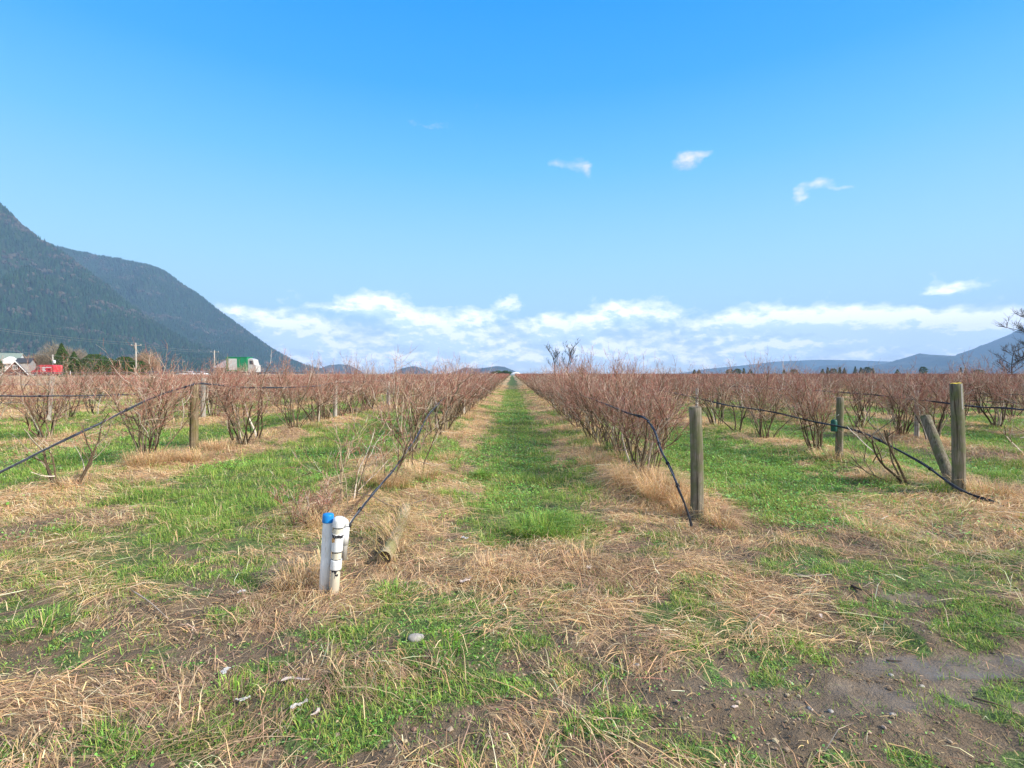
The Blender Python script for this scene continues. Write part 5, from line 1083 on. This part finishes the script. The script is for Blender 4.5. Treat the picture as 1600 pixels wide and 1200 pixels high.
def van():
    Y = 99; x0, x1 = (48 - 800) / 800 * 97, (97 - 800) / 800 * 97; x1 = (98 - 800) / 800 * 98.9; L = x1 - x0; e = empty('delivery_van', (x0, Y - 1.0, 1.0)); s = L / 6.2; sv = .86; k = lambda P: [(u * s, v * sv) for u, v in P]
    side = k([(.05, .45), (0, .75), (.06, 1.02), (.35, 1.16), (.95, 1.30), (1.62, 2.05), (2.0, 2.30), (2.6, 2.42), (5.9, 2.42), (6.12, 2.32), (6.2, 2.0), (6.2, .55), (6.1, .42), (5.35, .40), (5.28, .62), (5.05, .78), (4.75, .78), (4.52, .62), (4.45, .40), (1.72, .40), (1.65, .62), (1.42, .78), (1.12, .78), (.88, .62), (.82, .42)])
    b = MB(); c = np.array(side); n = len(c)
    lay = []
    for yy, sh in ((-.98, .035), (-.93, 0), (.93, 0), (.98, .035)):
        q = c.copy(); q[:, 0] += (L / 2 - q[:, 0]) * sh * .6; q[:, 1] = np.where(q[:, 1] > 1.4 * sv, q[:, 1] - sh * 1.8 * (q[:, 1] - 1.4 * sv), q[:, 1]); lay.append(np.stack([q[:, 0], np.full(n, yy), q[:, 1]], -1))
    V = np.concatenate(lay); F = [np.stack([np.arange(n) + a * n, (np.arange(n) + 1) % n + a * n, (np.arange(n) + 1) % n + (a + 1) * n, np.arange(n) + (a + 1) * n], 1) for a in range(3)]
    b.add(V, F + [np.arange(n)[None, ::-1], (np.arange(n) + 3 * n)[None]]); b.build('body', M_red, e)
    MB().prism(k([(1.30, 1.42), (1.75, 1.98), (2.05, 2.12), (2.42, 2.12), (2.42, 1.38), (1.5, 1.34)]), -.992, -.984, ax=1).build('window', M_glass, e)
    w = MB(); a0, a1 = np.array((.98 * s, 1.335 * sv)), np.array((1.62 * s, 2.05 * sv)); nn = np.array((-.03, .03)); w.add([(a0[0] + nn[0], -.8, a0[1] + nn[1]), (a1[0] + nn[0], -.72, a1[1] + nn[1]), (a1[0] + nn[0], .72, a1[1] + nn[1]), (a0[0] + nn[0], .8, a0[1] + nn[1])], np.array([(0, 1, 2, 3)])); w.build('windscreen', M_glass, e)
    m = MB()
    for (u, v, ww, hh) in ((3.5, 1.78, 1.1, .30), (3.45, 1.42, .8, .26), (3.62, 1.15, .9, .16), (4.85, 1.88, 1.5, .14)):
        m.box((u * s, -.987, v * sv), (ww * s, .006, hh * sv))
    m.build('side_marking', pmat('white_van_lettering', (.85, .80, .80)), e)
    MB().box((4.9 * s, -.987, 1.35 * sv), (.7 * s, .006, .3 * sv)).build('side_emblem', pmat('dark_red_marking', (.28, .03, .04)), e)
    MB().box((3.1 * s, -.985, .62 * sv), (2.2 * s, .02, .10), bev=.008).build('sill_trim', M_dark, e)
    MB().box((.10 * s, -.72, .92 * sv), (.12, .34, .2), bev=.03).build('headlight', pmat('headlamp_lens', (.8, .82, .85), .2), e)
    MB().box((1.72 * s, -1.08, 1.42 * sv), (.12, .16, .3), bev=.03).build('wing_mirror', M_dark, e)
    for x in (1.27, 4.9): wheel(e, x * s, -.84, .36 * sv); wheel(e, x * s, .84, .36 * sv)
    tag(e, 'red delivery van with white lettering driving left on the highway', 'van')
van()
def truck():
    Y = 118; X = lambda p: (p - 800) / 800 * Y; e = empty('green_truck', (X(358), Y - 1.2, 1.0)); gm = mat('green_truck_paint', .4, base=(.02, .27, .12), noise=(1.5, .8, 1.15)); L = X(391) - X(358); H = (584 - 559) / 800 * Y + .4
    b = MB().box((L / 2, 1.2, (.95 + H) / 2), (L, 2.45, H - .95), bev=.06); b.build('cargo_box', gm, e)
    rr = MB(); 
    for i in range(12): rr.box((L * (i + .5) / 12, -.05, (.95 + H) / 2), (.06, .04, H - 1.1), bev=.01)
    rr.build('box_rib', gm, e)
    MB().box((1.55, -.085, (.95 + H) / 2 + .05), (1.9, .03, H - 1.55), bev=.01).build('white_panel', pmat('white_sign_panel', (.62, .61, .57)), e)
    MB().box((L / 2, 1.2, H + .09), (L + .1, 2.5, .14), bev=.04).build('tarpaulin_rail', gm, e)
    c = MB(); cw = X(403) - X(391) ; c.prism([(L + .1, .55), (L + .1, H - .35), (L + .5, H - .15), (L + cw * .72, H - .45), (L + cw * .86, H * .62), (L + cw + .1, H * .56), (L + cw + .15, .55)], 0.05, 2.35, ax=1); c.build('cab', pmat('white_cab_paint', (.50, .49, .46), .4), e)
    MB().prism([(L + .45, H * .62), (L + .45, H * .83), (L + cw * .66, H * .83), (L + cw * .76, H * .62)], .03, .045, ax=1).build('window', M_glass, e)
    MB().box((L / 2 + .4, 1.2, .78), (L + cw, .9, .2), bev=.03).build('chassis', M_dark, e)
    MB().box((L + cw + .2, 1.2, .65), (.18, 2.3, .3), bev=.05).build('bumper', M_dark, e)
    for x in (.9, 2.1, L + cw * .6): wheel(e, x, .15, .5, .3); wheel(e, x, 2.25, .5, .3)
    tag(e, 'green box truck with white side panel and cab facing right', 'truck')
truck()
def car(px0, px1, Y, z, m, label):
    x0 = (px0 - 800) / 800 * Y; x1 = (px1 - 800) / 800 * Y; L = x1 - x0; s = L / 4.5; e = empty('parked_car', (x0, Y, z)); k = lambda P: [(u * s, v * s) for u, v in P]
    MB().prism(k([(0, .35), (.02, .75), (.25, .92), (1.05, 1.0), (1.6, 1.42), (3.1, 1.45), (3.9, 1.02), (4.4, .9), (4.5, .5), (4.4, .32), (3.95, .32), (3.85, .55), (3.6, .64), (3.3, .55), (3.2, .3), (1.25, .3), (1.15, .55), (.9, .64), (.6, .55), (.5, .3)]), -.85, .85, ax=1).build('body', m, e)
    MB().prism(k([(1.2, 1.02), (1.66, 1.36), (3.05, 1.38), (3.7, 1.04)]), -.87, -.86, ax=1).build('window', M_glass, e)
    for x in (.88, 3.58): wheel(e, x * s, -.74, .31 * s, .2); wheel(e, x * s, .74, .31 * s, .2)
    tag(e, label, 'car', 'white cars on the highway')
wp = mat('white_car_paint', .35, base=(.80, .82, .86), noise=(1, .9, 1.05))
car(284, 303, 112, 1.05, wp, 'white car on the highway, left of two behind the bushes'); car(305, 322, 114, 1.05, wp, 'white car on the highway, right of two behind the bushes')

# ------------------------------------------------------------------ power poles and wires
M_pole = mat('pale_pole_wood', .9, base=(.42, .38, .32), noise=(3, .8, 1.15))
def pole(px, ytop, Y, label, lamp=False, arm=True):
    H = (584 - ytop) / 800 * Y + 1.4; e = empty('power_pole', gz(px, Y)); MB().tube([(0, 0, -.5), (0, 0, H * .5), (0, 0, H)], [.20, .17, .13], 12, caps=True).build('pole_shaft', M_pole, e, True)
    if arm:
        MB().box((0, .14, H - .4), (2.6, .12, .14), bev=.01).build('crossarm', M_pole, e)
        for x in (-1.15, .0, 1.15): MB().lathe((x, .14 if x else 0, H - .32 if x else H), [(0, 0), (.05, 0), (.09, .08), (.05, .12), (.09, .17), (.03, .24), (0, .24)], 12).build('insulator', pmat('grey_ceramic', (.6, .6, .6), .3), e, True)
    if lamp: MB().lathe((.45, -.1, H - 1.7), [(0, -.35), (.2, -.35), (.24, -.2), (.24, .25), (.18, .38), (0, .42)], 16).build('transformer', pmat('pale_transformer', (.75, .76, .76), .4), e, True)
    tag(e, label, 'power pole', 'power poles along the highway'); return np.array((gz(px, Y)[0], Y, H))
p1 = pole(213, 537, 128, 'tall power pole with crossarm in front of the bare tan tree'); p2 = pole(335.5, 548, 160, 'distant power pole just left of the grey shed'); pole(83, 554, 118, 'short pole with pale transformer in front of the evergreen', True, False)
p0 = np.array((-160.0, 128.0, 15.5)); p0[0] = (-100 - 800) / 800 * 105; p0[1] = 105; p0[2] = 1.4 + (584 - 497) / 800 * 105
pole(-100, 497, 105, 'power pole beyond the left edge carrying the wires')
def wires(a, b, offs, sag, label, r=.022):
    for k, dz in enumerate(offs):
        t = np.linspace(0, 1, 26)[:, None]; P = a * (1 - t) + b * t; P[:, 2] += dz - sag * 4 * t[:, 0] * (1 - t[:, 0]); P[:, 1] += (k - 1) * .8
        ob = MB().tube(P - P[0], r, 5).build('power_line', M_wire); ob.location = P[0]; tag(ob, label[k], 'power line', 'overhead power lines')
wires(p0, p1, (.15, -.35, -4.5), .7, ['highest overhead wire left of the tall power pole', 'second overhead wire, just under the highest, left of the pole', 'lowest slack wire left of the tall power pole'])
wires(p1, p2, (.15, -.35), .6, ['upper overhead wire between the tall and distant power poles', 'lower overhead wire between the tall and distant power poles'])
mk = empty('marker_post', gz(110, 96, 1.0)); MB().tube([(0, 0, -.1), (0, 0, .95)], .06, 8, caps=True).build('post_body', M_trim, mk); MB().box((0, -.07, .82), (.1, .02, .16)).build('reflector', pmat('amber_reflector', (.6, .3, .05), .3), mk); tag(mk, 'small white marker post on the verge right of the red van', 'marker post')
def guard():
    e = empty('guardrail', gz(110, 97, 1.0)); b = MB(); b.prism([(-.03, .52), (.02, .55), (-.03, .6), (.02, .65), (-.03, .68), (-.05, .68), (-.05, .52)], -34, 44, ax=0); b.build('rail', mat('galvanised_rail', .45, base=(.16, .15, .14), metal=.2, noise=(2, .6, 1.2)), e)
    for i in range(20): MB().box((-34 + i * 4.05, .1, .3), (.12, .12, .9)).build('rail_post', M_pole, e)
    tag(e, 'long low grey guardrail in front of the highway at left', 'guardrail')
guard()
print('done')
